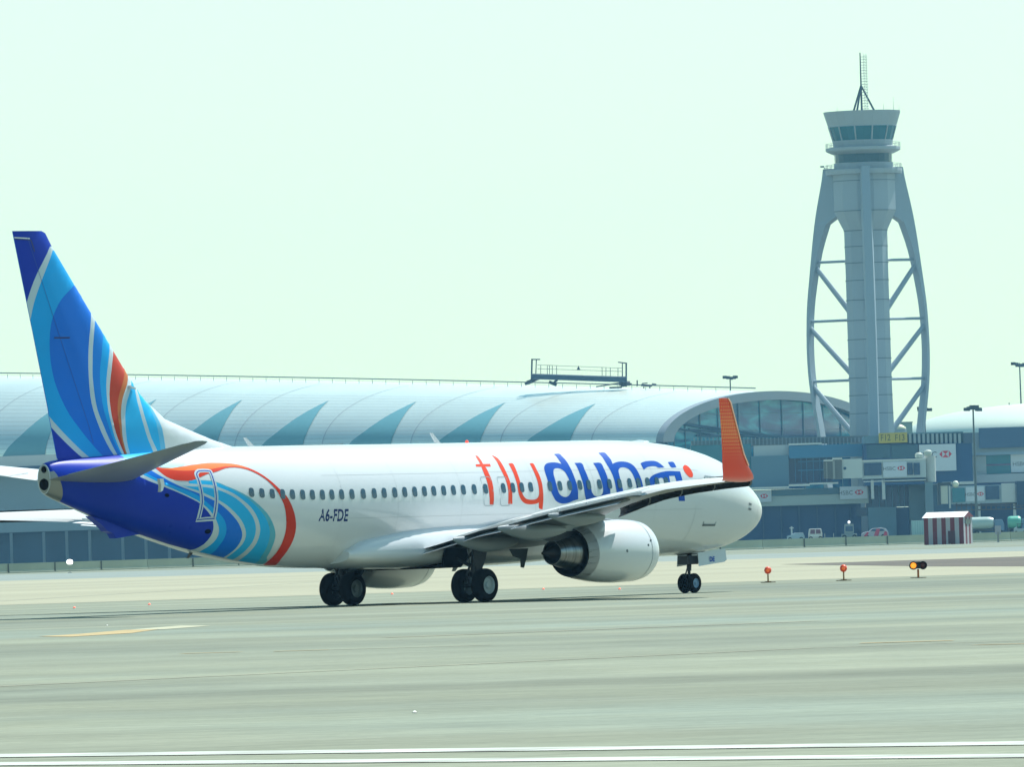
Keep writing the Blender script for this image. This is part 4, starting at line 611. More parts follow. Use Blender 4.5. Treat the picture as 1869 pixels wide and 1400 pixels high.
part(cor,'wall',[(1773,832,1800,866)],mat('corr_panel',(.38,.45,.47),.5),YP,6); part(cor,'window',[(1800,831,1845,865)],TG,YP+.4,.5); part(cor,'window_rail',[(1800,847,1845,850)],mat('rail_maroon',(.16,.13,.22),.6),YP+.2,.2)
part(cor,'wall',[(1800,829,1900,866)],GRYB,YP+1.2,6); part(cor,'banner',[(1845,827,1900,862)],BANR,YP+.2,.2); banner_marks(cor,1876,846,8,YP+.2)
part(cor,'floor_beam',[(1773,865,1900,880)],mat('beam_pale',(.36,.42,.48),.5),YP-1,8); part(cor,'roof_edge',[(1773,825,1900,830)],mat('edge_blue',(.25,.36,.45),.5),YP-1,8); part(cor,'undercroft',[(1775,880,1900,985)],mat('undercroft_haze_blue'),YP+8,6)
# ---------------- ground vehicles by the pier
YV=1880.
VK=YV/FPX
def wheel_set(o,xs,r,wd,y0):
    for x in xs:
        m=M(); m.lathe([(0,r*.5),(0,r),(wd,r),(wd,r*.5)],(x,y0,r),(0,1,0),16); q=m.build('wheel',P_TYRE,o)
def veh_origin(x,Y=YV): p=at(x,980,Y); return Vector((p.x,Y,0))
# red-white car
o=empty('utility_car',veh_origin(1597)); tag(o,'red and white utility car parked below the gates, right of the other vehicles','car')
m=M(); pr=[(-2.7,.45),(-2.65,1.0),(-2.2,1.3),(-1.2,1.45),(-.5,2.0),(1.2,2.1),(2.1,1.9),(2.6,1.2),(2.65,.45)]; m.prism([(x,-1,z) for x,z in pr],(0,2,0)); m.build('body',SUNW,o,bevel=.08)
m=M(); m.prism([(-.9,-1.03,1.5),(-.45,-1.03,1.9),(.4,-1.03,1.95),(.4,-1.03,1.45)],(0,-.02,0)); m.prism([(.55,-1.03,1.45),(.55,-1.03,1.95),(1.6,-1.03,1.85),(1.9,-1.03,1.45)],(0,-.02,0)); m.build('side_window',DG,o)
m=M(); m.prism([(-2.3,-1.04,.5),(-1.6,-1.04,1.3),(-1.2,-1.04,1.3),(-1.6,-1.04,.5)],(0,-.02,0)); m.prism([(-.3,-1.04,.5),(.3,-1.04,1.9),(1.0,-1.04,1.9),(.6,-1.04,.5)],(0,-.02,0)); m.prism([(1.6,-1.04,.5),(1.9,-1.04,1.4),(2.4,-1.04,1.2),(2.4,-1.04,.5)],(0,-.02,0)); m.build('stripe',mat('veh_red',(.50,.03,.08),.5),o); wheel_set(o,(-1.7,1.6),.42,.3,-1.05)
# white van
o=empty('white_van',veh_origin(1488)); tag(o,'white van with dark reddish windows facing the camera, parked below the gates','van')
m=M(); m.prism([(-1.3,-2,.4),(-1.35,-2,1.2),(-1.15,-2,2.3),(1.15,-2,2.3),(1.35,-2,1.2),(1.3,-2,.4)],(0,4,0)); m.build('body',mat('van_white',(.58,.56,.52),.5),o,bevel=.1)
m=M(); m.prism([(-1.05,-2.03,1.3),(-.95,-2.03,2.15),(-.1,-2.03,2.15),(-.1,-2.03,1.3)],(0,-.02,0)); m.prism([(.1,-2.03,1.3),(.1,-2.03,2.15),(.95,-2.03,2.15),(1.05,-2.03,1.3)],(0,-.02,0)); m.build('windscreen',mat('glass_maroon',(.16,.06,.10),.3),o)
m=M(); m.box(-1.0,.6,-2.1,-2.0,.85,1.1); m.build('bonnet_edge',LIT,o); wheel_set(o,(-.95,.95),.4,.3,-2.05)
# tow tractor
o=empty('tow_tractor',veh_origin(1448)); tag(o,'small pale blue tow tractor with an upright mast, nearest the aircraft nose','tow tractor')
m=M(); m.prism([(-1.2,-.9,.35),(-1.3,-.9,1.0),(-.3,-.9,1.25),(.2,-.9,1.6),(1.9,-.9,1.6),(2.2,-.9,.9),(2.2,-.9,.35)],(0,1.8,0)); m.build('body',mat('tractor_pale',(.36,.46,.52),.6),o,bevel=.06); m=M(); m.box(-.45,-.15,-.2,.2,1.2,2.9); m.box(-.7,.1,-.5,.5,2.5,2.7); m.build('mast',PAN,o); wheel_set(o,(-.7,1.5),.38,.3,-.95)
# lift truck with a glint painted by an emissive beacon
o=empty('lift_truck',veh_origin(1550)); tag(o,'dark lift truck with a glint built as a glowing beacon on its cab, between the van and the car','lift truck')
m=M(); m.box(-1.5,1.5,-1,1,.4,1.1); m.box(-.9,.9,-.9,.9,1.1,3.0); m.build('body',mat('truck_dim',(.20,.26,.28),.6),o,bevel=.06); m=M(); m.box(-.7,.7,-.95,-.9,1.6,2.6); m.build('windscreen',DG,o)
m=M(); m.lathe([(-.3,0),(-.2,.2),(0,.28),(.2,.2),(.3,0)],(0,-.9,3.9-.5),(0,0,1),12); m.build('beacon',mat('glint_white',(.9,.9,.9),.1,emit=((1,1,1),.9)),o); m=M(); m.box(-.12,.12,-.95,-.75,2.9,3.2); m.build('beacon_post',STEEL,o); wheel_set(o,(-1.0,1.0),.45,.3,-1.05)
# baggage carts
for x,l in ((1512,'low grey baggage cart right of the white van'),(1528,'low grey baggage cart beside the lift truck')):
    o=empty('baggage_cart',veh_origin(x)); tag(o,l,'baggage cart','baggage carts by the pier'); m=M(); m.box(-.75,.75,-.7,.7,.35,.5); m.box(-.75,-.65,-.7,.7,.5,1.3); m.build('deck',mat('cart_grey',(.3,.36,.36),.6),o); wheel_set(o,(-.5,.5),.2,.12,-.72)
# containers and tankers
o=empty('cargo_container',veh_origin(1682,YV+20)); tag(o,'pale teal cargo container standing left of the striped hut','container'); m=M(); m.box(-1.9,1.9,-1.2,1.2,.3,3.3); m.build('box',mat('container_teal',(.34,.52,.52),.6),o,bevel=.04)
m=M()
for i in range(8): m.box(-1.8+.48*i,-1.7+.48*i,-1.25,-1.2,.4,3.2)
m.build('rib',mat('rib_teal',(.22,.4,.42),.6),o)
def tanker(x,col,label,L=5.4):
    o=empty('fuel_tanker',veh_origin(x,YV+10)); tag(o,label,'tanker','tankers parked behind the hut')
    m=M(); R=[]
    for k in range(9):
        t=k/8; xx=-L/2+L*t; r=1.25*(1 if 0<k<8 else .8); R.append([Vector((xx,r*1.0*math.cos(a),2.35+r*math.sin(a))) for a in [2*math.pi*i/24 for i in range(24)]])
    m.loft(R,True); m.build('tank',mat('tank_'+col[0],col[1],.35),o,smooth=50)
    m=M(); m.box(-L/2,L/2+2,-1,1,.7,1.1); m.build('chassis',mat('frame_dark'),o); m=M(); m.prism([(L/2+.2,-1.1,.8),(L/2+2.1,-1.1,.8),(L/2+2.1,-1.1,2.0),(L/2+1.7,-1.1,3.0),(L/2+.2,-1.1,3.0)],(0,2.2,0)); m.build('cab',mat('cab_blue',(.12,.22,.34),.5),o,bevel=.08); wheel_set(o,(-L/2+.8,-L/2+2,L/2+1.2),.5,.35,-1.2)
tanker(1789,('mint',(.40,.52,.48)),'pale mint fuel tanker right behind the striped hut'); tanker(1852,('green',(.12,.45,.33)),'bright green fuel tanker at the right edge behind the barrier wall',2.6)
o=empty('service_cart',veh_origin(1862,YV-20)); tag(o,'small pale service cart with dark canopy in front of the green tanker','service cart')
m=M(); m.box(-1.2,1.2,-.7,.7,.35,1.1); m.prism([(-1.2,-.7,1.1),(-.6,-.7,1.5),(-.5,-.7,1.1)],(0,1.4,0)); m.build('body',mat('cart_pale',(.38,.46,.48),.6),o,bevel=.05); m=M(); m.box(-.6,1.1,-.65,.65,1.95,2.05)
for q in (-.5,1.0): m.box(q-.04,q+.04,-.6,-.52,1.1,1.95)
m.build('canopy',mat('frame_dark'),o); wheel_set(o,(-.8,.8),.32,.2,-.72)
o=empty('marker_post',gnd(1822,990)); tag(o,'slim white and grey sign post standing at the barrier wall right of the hut','post'); m=M(); m.box(-.12,.12,-.1,.1,0,1.2); m.build('post',STEEL,o); m=M(); m.box(-.35,.35,-.08,.08,.9,1.9); m.build('sign_panel',SUNW,o)
# ---------------- floodlight masts
def mast(xb,yb,xt,yt,Y,label,hw=14,th=1.3,base_arm=False,dim=1.0):
    b=at(xb,yb,Y); t=at(xt,yt,Y); k=Y/FPX; o=empty('floodlight_mast',(b.x,Y,0)); tag(o,label,'floodlight mast','floodlight masts around the apron')
    x=t.x-b.x; m=M(); m.tube((0,0,0),(x,0,t.z),.28*1.1,.16,10); m.build('pole',mat('mast_steel',(.10,.13,.13),.6),o)
    m=M(); R=hw*k
    m.lathe([(-.5*k*4,R*.25),(0,R*.62),(.25*k*4,R*.62),(.3*k*4,R*.2)],(x,0,t.z),(0,0,1),12); m.build('head_ring',mat('mast_dark'),o)
    for i in range(8):
        a=2*math.pi*i/8+.2; m=M(); c=Vector((x+R*.78*math.cos(a),R*.78*math.sin(a),t.z)); dz=random.uniform(-.45,.25); m.box(c.x-random.uniform(.4,.8),c.x+random.uniform(.4,.8),c.y-.4,c.y+.4,c.z-.3+dz,c.z+.35+dz); m.build('floodlight',mat('mast_dark'),o)
    m=M(); m.tube((x,0,t.z),(x,0,t.z+3.5*k),.12,.05,6); m.build('finial',mat('mast_dark'),o)
    if base_arm: m=M(); z=at(xb,yb,Y).z; m.tube((-24*k,0,z),(4*k,0,z),.16,.16,6); m.tube((-23*k,0,z),(-23*k,0,z+5*k),.14,.1,6); m.build('side_arm',mat('mast_dark'),o)
mast(1781,900,1776,745,1900,'tall floodlight mast in front of the domed concourse'); mast(1865,739,1861,665,2380,'floodlight mast at the right edge of the photo, its head higher than the others',16,base_arm=True)
mast(1333.5,712,1332.5,689,2450,'floodlight mast head showing above the concourse ridge left of the tower',13); mast(1689,795,1687.5,747,2120,'floodlight mast in front of the tower right leg',13)
# ============================================================ haze
m=M(); m.box(-1500,1500,-60,3300,-1,115); hz=m.build('haze',None)
hz.data.materials.clear(); hm=bpy.data.materials.new('haze'); hm.use_nodes=True; t=hm.node_tree; t.nodes.clear(); o=t.nodes.new('ShaderNodeOutputMaterial'); v=t.nodes.new('ShaderNodeVolumePrincipled'); v.inputs['Color'].default_value=(.30,.65,1.0,1); v.inputs['Density'].default_value=.00006; v.inputs['Anisotropy'].default_value=.2
t.links.new(v.outputs[0],o.inputs['Volume']); hz.data.materials.append(hm); tag(hz,kind='stuff')
SC.cycles.volume_bounces=0
COL={'navy':(.0005,.030,.40),'royal':(.0005,.155,.68),'royal_light':(.001,.20,.70),'azure_deep':(.002,.35,.80),'azure':(.015,.42,.80),'sky_blue':(.12,.46,.72),'ice':(.45,.78,.86),
 'silver':(.50,.60,.66),'teal':(.10,.42,.55),'red':(.62,.035,.01),'orange':(.85,.17,.03),'dull_red':(.52,.045,.02),'dull_orange':(.55,.16,.05),'letter_blue':(.0005,.07,.42),'orange_red':(.75,.06,.02),'white':(.80,.80,.80)}
def pm(n):
    return P_WHITE if n=='white' else mat('paint_'+n,COL[n],.4,spec=.18,noise=(.5,.06))
TH=0.9010402; PX0=-3.7048862; PD=320.1164
plane=empty('airliner',(PX0,PD,0),TH)
tag(plane,'white airliner with blue and orange tail swirls and large lettering, taxiing to the right','airliner')
def A(s,y,z): return (19.6-s,y,z)
def AF(S,ph,off=0): return A(*fus(S,ph,off))
# ---------------- fuselage
m=M(); rings=[]
st=[0,.02,.05,.1,.18,.3,.45,.65,.9,1.2,1.5,1.9,2.3,2.7,3.1,3.6,4.2,4.8,5.5,6.3,7,8,9,10.5]+[12+i*1.0 for i in range(13)]+[24.25+i*.25 for i in range(52)]+[37.3,37.6,37.8,37.95,38.02]
for S in st: rings.append([AF(S,360*i/144) for i in range(144)])
m.loft(rings,True); fus_o=m.build('fuselage',P_WHITE,plane,smooth=50)
# livery on the tail
names=[];
for n,_ in TAIL:
    if n not in names: names.append(n)
K=.0328
belly=[(a,b) for a,b in BELLY]
def belly_ph(S):
    if S>=belly[0][0]: return belly[0][1]
    for i in range(len(belly)-1):
        a,b=belly[i],belly[i+1]
        if b[0]<=S<=a[0]: return a[1]+(b[1]-a[1])*(a[0]-S)/(a[0]-b[0]+1e-9)
    return 999
def navy_ext():
    P=[q for n,P_ in TAIL if n=='navy' for q in P_]; return P
layers=[(n,[(a,b*K) for a,b in P]) for n,P in TAIL]
tailbox=[(38.0,-25*K),(38.0,178*K),(26.5,178*K),(26.5,-25*K)]
NB=[(a,b*K) for n,P in TAIL if n=='navy' for a,b in P]
NAVYP=NB+[(31.2,178*K),(38.2,178*K),(38.2,-30*K),(35.2,-30*K),(35.0,30*K)]
def idx(p):
    S,q=p; ph=q/K
    if ph>belly_ph(S): return None
    k=None
    for n,P in layers:
        if n=='navy': P=NAVYP
        if pip(p,P): k=names.index(n)
    if S>33.6 and k is None and ph>0: k=names.index('navy')
    if 34.6<S and ph<=30: k=names.index('navy')
    if 33.0<S<=34.6 and -25<ph<=42 : k=names.index('azure')
    return k
bl=[(a,min(b,178)*K) for a,b in belly]
bpoly=[(38.0,bl[0][1])]+bl+[(26.6,bl[-1][1]+.02),(26.6,178*K),(38.0,178*K)]
m=sheet([(NAVYP if n=='navy' else P) for n,P in layers]+[bpoly,[(33.6,-.8),(33.6,3),(33.61,3),(33.61,-.8)],[(34.6,-.8),(38.0,-.8),(38.0,.98),(34.6,.98)],[(33.0,-.8),(34.6,-.8),(34.6,42*K),(33.0,42*K)]],.16,idx,lambda S,q:AF(min(S,38.0),q/K,.010))
tl=m.build('tail_livery',[pm(n) for n in names],fus_o,smooth=True)
# lettering
for i,(n,cn,P,Hh) in enumerate(LETTERS):
    PP=[(a,b*K) for a,b in P]; HP=[(a,b*K) for a,b in Hh] if Hh else None
    m=sheet([PP]+([HP] if HP else []),.2,lambda p:0 if pip(p,PP) and not(HP and pip(p,HP)) else None,lambda S,q:AF(S,q/K,.006))
    m.build('lettering',pm(cn),fus_o,smooth=True)
# registration and small marks
def fus_text(txt,s_left,ph_base,size,mt,name,bold=0,wscale=1,hscale=1,off=.006):
    vs,fs=text_mesh(txt,size,bold,1.05,shear=.0); m=M()
    m.add([AF(s_left-v.x*wscale,ph_base-(v.y*hscale)/K,off) for v in vs],fs); return m.build(name,mt,fus_o)
fus_text('A6-FDE',26.37,106.5,.50,mat('registration_navy',(.004,.025,.14),.4,spec=.2),'registration_lettering',.012,.88,1.0)
# windows
WG=mat('window_glass_cabin',(.015,.06,.11),.25,coat=.4)
def rrect(cs,cp,hw,hh,r,n=5,skew=0):
    P=[]
    for qx,qy,a0 in ((1,1,0),(-1,1,90),(-1,-1,180),(1,-1,270)):
        for k in range(n+1):
            a=math.radians(a0+90*k/n); P.append((cs+qx*(hw-r)+r*math.cos(a),cp+(qy*(hh-r)+r*math.sin(a))))
    return P
for i,S in enumerate(WINS):
    cp=83.3-(29.66-S)*(6.0/20); P=rrect(S,cp*K,.115,.165,.09); m=M()
    vs=[AF(a,b/K,.016) for a,b in P]; n=len(vs); c=AF(S,cp,.018)
    m.add(vs+[c],[(j,(j+1)%n,n) for j in range(n)]); wo=m.build('window',WG,fus_o)
def ring_decal(P,width,mt,name,off=.014,parent=None):
    """closed outline strip of the given width inside polygon P (in s, phi degrees)"""
    Q=[Vector((a,b*K)) for a,b in P]; n=len(Q); 
    area=sum(Q[i].x*Q[(i+1)%n].y-Q[(i+1)%n].x*Q[i].y for i in range(n)); sg=1 if area>0 else -1
    R=[]
    for i in range(n):
        t=(Q[(i+1)%n]-Q[i-1]).normalized(); nn=Vector((-t.y,t.x))*sg; R.append(Q[i]+nn*width)
    m=M(); m.add([AF(q.x,q.y/K,off) for q in Q]+[AF(q.x,q.y/K,off) for q in R],[(i,(i+1)%n,n+(i+1)%n,n+i) for i in range(n)])
    return m.build(name,mt,parent or fus_o),[(q.x,q.y/K) for q in R]
def inset(P,wd):
    Q=[Vector((a,b*K)) for a,b in P]; n=len(Q); area=sum(Q[i].x*Q[(i+1)%n].y-Q[(i+1)%n].x*Q[i].y for i in range(n)); sg=1 if area>0 else -1; R=[]
    for i in range(n):
        t=(Q[(i+1)%n]-Q[i-1]).normalized(); R.append(Q[i]+Vector((-t.y,t.x))*sg*wd)
    return [(q.x,q.y/K) for q in R]
LINE=mat('panel_line_grey',(.30,.36,.38),.5)
D2=DOOR2
_,I1=ring_decal(D2,.17,pm('silver'),'door_outline')
ring_decal(inset(D2,.075),.04,pm('navy'),'door_outline',.018)
def sub(P,k=8):
    R=[]
    for i in range(len(P)):
        a,b=P[i],P[(i+1)%len(P)]; R+=[(a[0]+(b[0]-a[0])*j/k,a[1]+(b[1]-a[1])*j/k) for j in range(k)]
    return R
for E_ in (EXIT1,EXIT2):
    a=[p[0] for p in E_];b=[p[1] for p in E_]
    P=[(u,v/K) for u,v in rrect((max(a)+min(a))/2+.02,(max(b)+min(b))/2*K,.27,.48,.1)]
    ring_decal(sub(P,2),.02,LINE,'exit_hatch_outline',.009)
ring_decal([(u,v/K) for u,v in rrect(4.87,94*K,.40,.86,.1)],.035,mat('door_line',(.20,.26,.30),.5),'service_door_outline',.008)
m=M(); P=[(5.27,119.5),(4.47,119.5),(4.47,121.5),(5.27,121.5)]; m.add([AF(a,b,.012) for a,b in P],[(0,1,2,3)]); m.build('door_sill_mark',mat('mark_dark',(.10,.13,.15),.5),fus_o)
m=M()
for (S,ph,h1) in ((2.2,92,.22),):
    for dd in (0,.16): m.add([AF(S+.13,ph+dd*40,.01),AF(S-.13,ph+dd*40,.01),AF(S-.13,ph+3+dd*40,.01),AF(S+.13,ph+3+dd*40,.01)],[(0,1,2,3)])
m.build('pitot_probe_panel',mat('mark_dark'  ,(.1,.13,.15)),fus_o)
# radome seam, skin seams
m=M()
def hoop(S,p0,p1,wd=.015,off=.003,slope=0):
    n=24; vs=[];fs=[]
    for i in range(n+1):
        ph=p0+(p1-p0)*i/n; s2=S+slope*i/n
        vs+= [AF(s2-wd/2,ph,off),AF(s2+wd/2,ph,off)]
    for i in range(n): fs.append((2*i,2*i+1,2*i+3,2*i+2))
    m.add(vs,fs)
SEAM=mat('skin_seam',(.44,.47,.49),.5)
hoop(5.9,100,160,.02)
for S in (1.25,8.2,11.6,14.9,18.9,22.3,25.2): hoop(S,20,150,.012)
for ph in (62,104):
    n=40; vs=[];fs=[]
    for i in range(n+1):
        S=5.5+ (26-5.5)*i/n; vs+=[AF(S,ph-.2,.003),AF(S,ph+.2,.003)]
    for i in range(n): fs.append((2*i,2*i+1,2*i+3,2*i+2))
    m.add(vs,fs)
m.build('skin_seam',SEAM,fus_o)
# cockpit windows
CG=mat('cockpit_glass',(.01,.015,.02),.08,coat=.5)
for sg in (1,-1):
    for (P) in ([(1.62,8),(2.25,6),(2.32,30),(1.78,38)],[(1.84,41),(2.36,33),(2.62,50),(2.15,60)],[(2.22,62),(2.68,53),(3.0,66),(2.75,71)]):
        m=M(); Q=sub(P,3); c=(sum(q[0] for q in Q)/len(Q),sum(q[1] for q in Q)/len(Q)); vs=[AF(a,sg*b,.006) for a,b in Q]+[AF(c[0],sg*c[1],.006)]; n=len(Q)
        m.add(vs,[(i,(i+1)%n,n) for i in range(n)]); m.build('cockpit_window',CG,fus_o)
# APU exhaust and tail cone metal
m=M(); n=16; vs=[];fs=[]
for i in range(n+1):
    ph=62+(178-62)*i/n; back=37.36+.5*(1-i/n)**1.5
    for q in range(6): vs.append(AF(back+(38.02-back)*q/5,ph,.016))
for i in range(n):
    for q in range(5): fs.append((6*i+q,6*i+q+1,6*i+q+7,6*i+q+6))
m.add(vs,fs); m.build('exhaust_cone',mat('heat_metal',(.27,.28,.27),.4,metal=.7),fus_o,smooth=True)
m=M(); m.lathe([(0,.19),(.012,.185),(.014,.0)],A(38.045,-.02,4.30),(-1,0,0),24); m.build('apu_exhaust',P_DARK,fus_o)  # flat black disc painted as the dark hole
m=M(); m.lathe([(.0,.11),(.012,.10),(.014,0)],A(38.045,-.03,4.78),(-1,0,0),16); m.build('apu_vent',P_DARK,fus_o)
m=M(); m.loft([[Vector(A(38.021,-.25*math.sin(a),4.475+(.46 if math.cos(a)>0 else .46)*math.cos(a))) for a in [2*math.pi*i/32 for i in range(32)]],[Vector(A(38.035,-.22*math.sin(a),4.475+.42*math.cos(a))) for a in [2*math.pi*i/32 for i in range(32)]]],True)
m.build('tail_cone_cap',mat('heat_metal'),fus_o)
# antennas, beacon, tail skid, drain mast
def blade(S,h,ch,name,mt,ph=0,sw=.35,th=.03):
    b=AF(S,ph,0); 
    zs=1 if ph<90 else -1
    m=M(); base=[(S-ch/2,0),(S+ch/2,0),(S+ch/2+sw*h,h),(S+ch/2+sw*h-ch*.45,h)]
    z0=AF(S,ph)[2]-.03*zs
    m.prism([A(a,-th/2,z0+zs*b_) for a,b_ in base],(0,th,0)); return m.build(name,mt,fus_o)
blade(27.55,.32,.28,'blade_antenna',P_WHITE,0,.9); blade(17.75,.38,.3,'blade_antenna',P_WHITE,0,.75)
m=M(); m.lathe([(0,.06),(.05,.055),(.08,.03),(.09,0)],AF(16.2,0),(0,0,1),12); m.build('beacon',mat('beacon_red',(.8,.05,.03),.3,emit=((1,.1,.05),.6)),fus_o)
m=M(); m.lathe([(0,.35),(.06,.3),(.1,.0)],AF(6.6,0,-.03),(0,0,1),16); m.build('satellite_antenna',P_WHITE,fus_o)
blade(30.8,.2,.2,'drain_mast',P_DMETAL,180,.8); blade(16.9,.28,.35,'drain_mast',P_GREY,180,.5)
m=M()  # tail skid fairing
m.prism([A(35.9,-.14,3.25),A(34.6,-.14,2.95),A(33.4,-.14,2.62),A(33.9,-.14,2.58),A(34.45,-.14,2.52),A(34.72,-.14,2.50),A(34.85,-.14,2.66),A(35.0,-.14,2.72),A(35.12,-.14,2.74),A(35.3,-.14,2.88)],(0,.28,0)); m.build('tail_skid',pm('navy'),fus_o)
# small dark ports on the tail
for (S,ph,r) in ((33.4,97,.10),(31.3,132,.13)):
    m=M(); n=14; vs=[AF(S+r*math.cos(2*math.pi*i/n),ph+r*.8*math.sin(2*math.pi*i/n)/K,.016) for i in range(n)]; m.add(vs+[AF(S,ph,.016)],[(i,(i+1)%n,n) for i in range(n)]); m.build('outflow_port',mat('port_dark',(.001,.003,.02),.9,spec=.05),fus_o)
# ---------------- belly fairing
m=M(); rings=[]
for i in range(25):
    t=i/24; S=12.2+12.3*t; k=math.sin(math.pi*min(1,t*1.0))**.45 if 0<t<1 else 0
    hw=1.5+.62*k; zb=1.42-.24*k; zt=1.9+1.0*k; zc=1.75
    R=[]
    for j in range(40):
        a=2*math.pi*j/40; c,s_=math.cos(a),math.sin(a); e=.75
        R.append(Vector(A(S,hw*math.copysign(abs(s_)**e,s_),zc+((zt-zc) if c>0 else (zc-zb))*math.copysign(abs(c)**e,c))))
    rings.append(R)
m.loft(rings,True); m.build('wing_body_fairing',P_WHITE,plane,smooth=60)
# ---------------- vertical tail
OUT=[(39.19,12.46),(37.78,12.47),(37.60,12.40),(37.27,11.93),(35.49,9.84),(33.68,7.71),(32.98,6.99),(32.4,6.62),(31.96,6.35),(30.74,5.98),(29.6,5.65),(28.6,5.42),(28.6,5.2),(37.0,4.95),(37.35,5.13),(37.67,6.45),(37.72,6.75),(38.33,9.14)]
def fin_th(S,z):
    # half thickness at a point of the fin
    def le(z):
        pts=[(28.6,5.42),(29.6,5.65),(30.74,5.98),(31.96,6.35),(32.98,6.99),(33.68,7.71),(35.49,9.84),(37.27,11.93),(37.78,12.47)]
        for a,b in zip(pts,pts[1:]):
            if a[1]<=z<=b[1]: return a[0]+(b[0]-a[0])*(z-a[1])/(b[1]-a[1])
        return 28.6 if z<5.42 else 37.78
    def te(z):
        pts=[(37.3,4.9),(37.67,6.45),(38.33,9.14),(39.19,12.46)]
        for a,b in zip(pts,pts[1:]):
            if a[1]<=z<=b[1]: return a[0]+(b[0]-a[0])*(z-a[1])/(b[1]-a[1])
        return 39.19
    L,T=le(z),te(z); x=min(max((S-L)/(T-L),0),1); c=min(T-L,6)
    return .012+c*.5*.10*min(1,2.6*math.sqrt(x)*(1-x)+.35*(1-x)*x*1.2)
FN=['navy']
for n,_ in FIN:
    if n not in FN: FN.append(n)
FP=[(n,[tuple(q) for q in P]+([(45,P[-1][1]-.3),(45,3),(20,3)] if i<2 else [(20,P[-1][1])])+[(20,P[0][1])]) for i,(n,P) in enumerate(FIN)]
G1=[tuple(q) for q in FINGREY]+[(40.5,FINGREY[-1][1]),(40.5,FINGREY[0][1])]; G2=[tuple(q) for q in FINTRI]+[(40.5,FINTRI[-1][1]),(40.5,FINTRI[0][1])]
def fidx(p):
    if not pip(p,OUT): return None
    k=0
    for n,P in FP:
        if pip(p,P): k=FN.index(n)
    if p[1]<8 and pip(p,G1): k=FN.index('silver')
    if p[1]<8 and pip(p,G2): k=0
    return k
for sg,nm in ((-1,'vertical_stabilizer'),):
    m=sheet([OUT]+[P for _,P in FP]+[G1,G2],.22,fidx,lambda S,z:A(S,-fin_th(S,z),z))
    # the other side: mirrored copy of the same surface
    o=len(m.v); V2=[(x,-y,z) for x,y,z in m.v]; F2=[tuple(i+o for i in reversed(f)) for f in m.f]
    m.v+=V2; m.f+=F2; m.m+=list(m.m)
    # rim joining both sides
    fo=m.build(nm,[pm(n) for n in FN],plane)
    bm=bmesh.new(); bm.from_mesh(fo.data); bmesh.ops.remove_doubles(bm,verts=bm.verts,dist=1e-5)
    be=[e for e in bm.edges if e.is_boundary]
    bmesh.ops.bridge_loops(bm,edges=be) if False else None
    bm.to_mesh(fo.data); bm.free()
    for p in fo.data.polygons: p.use_smooth=True
m=M(); 
rim=OUT; n=len(rim)
m.add([A(S,-.012-0.0,z) for S,z in rim]+[A(S,.012,z) for S,z in rim],[(i,(i+1)%n,n+(i+1)%n,n+i) for i in range(n)])
m.build('fin_edge',pm('royal'),fo)
m=M()  # rudder hinge line and tip mark
def fstrip(p0,p1,wd,mt,name,off=.006):
    m=M(); n=12; vs=[];fs=[]
    d=Vector((p1[0]-p0[0],p1[1]-p0[1])).normalized(); nn=Vector((-d.y,d.x))*wd/2
    for i in range(n+1):
        t=i/n; S=p0[0]+(p1[0]-p0[0])*t; z=p0[1]+(p1[1]-p0[1])*t; y=-fin_th(S,z)-off
        vs+=[A(S-nn.x,y,z-nn.y),A(S+nn.x,y,z+nn.y)]
    for i in range(n): fs.append((2*i,2*i+1,2*i+3,2*i+2))
    m.add(vs,fs); return m.build(name,mt,fo)
DL=mat('seam_dark',(.004,.02,.14),.5)
fstrip((35.75,5.6),(38.55,12.25),.018,mat('seam_blue',(.004,.06,.34),.5),'rudder_hinge_line')
fstrip((39.12,12.25),(38.45,12.22),.04,pm('white'),'fin_tip_mark'); fstrip((39.1,12.20),(38.4,12.17),.03,DL,'rudder_gap')
fstrip((38.4,12.17),(38.25,11.8),.06,DL,'rudder_gap'); fstrip((37.45,9.02),(36.75,9.02),.05,DL,'access_panel')
m=M(); q=side=None
m.prism([A(33.98,-.2,7.45),A(33.72,-.2,7.38),A(33.72,-.2,7.32),A(33.98,-.2,7.39)],(0,-.12,0)); m.build('fin_vane',P_WHITE,fo)
# ---------------- airfoil lofts
def foil(le,te,y,zl,zt,th,n=12,camber=0.0):
    up=[];lo=[]
    for i in range(n+1):
        x=.5*(1-math.cos(math.pi*i/n)); t=5*th*(.2969*math.sqrt(x)-.126*x-.3516*x*x+.2843*x**3-.1036*x**4)
        c=te-le; S=le+c*x; z=zl+(zt-zl)*x+camber*c*4*x*(1-x)
        up.append((S,y,z+t*c)); lo.append((S,y,z-t*c*.85))
    return up+lo[-2:0:-1] if False else up+lo[::-1][1:-1]
def wingstations(tab,n=12): return [[Vector(A(*p)) for p in foil(le,te,y,zl,zt,th,n,cb)] for (y,le,te,zl,zt,th,cb) in tab]
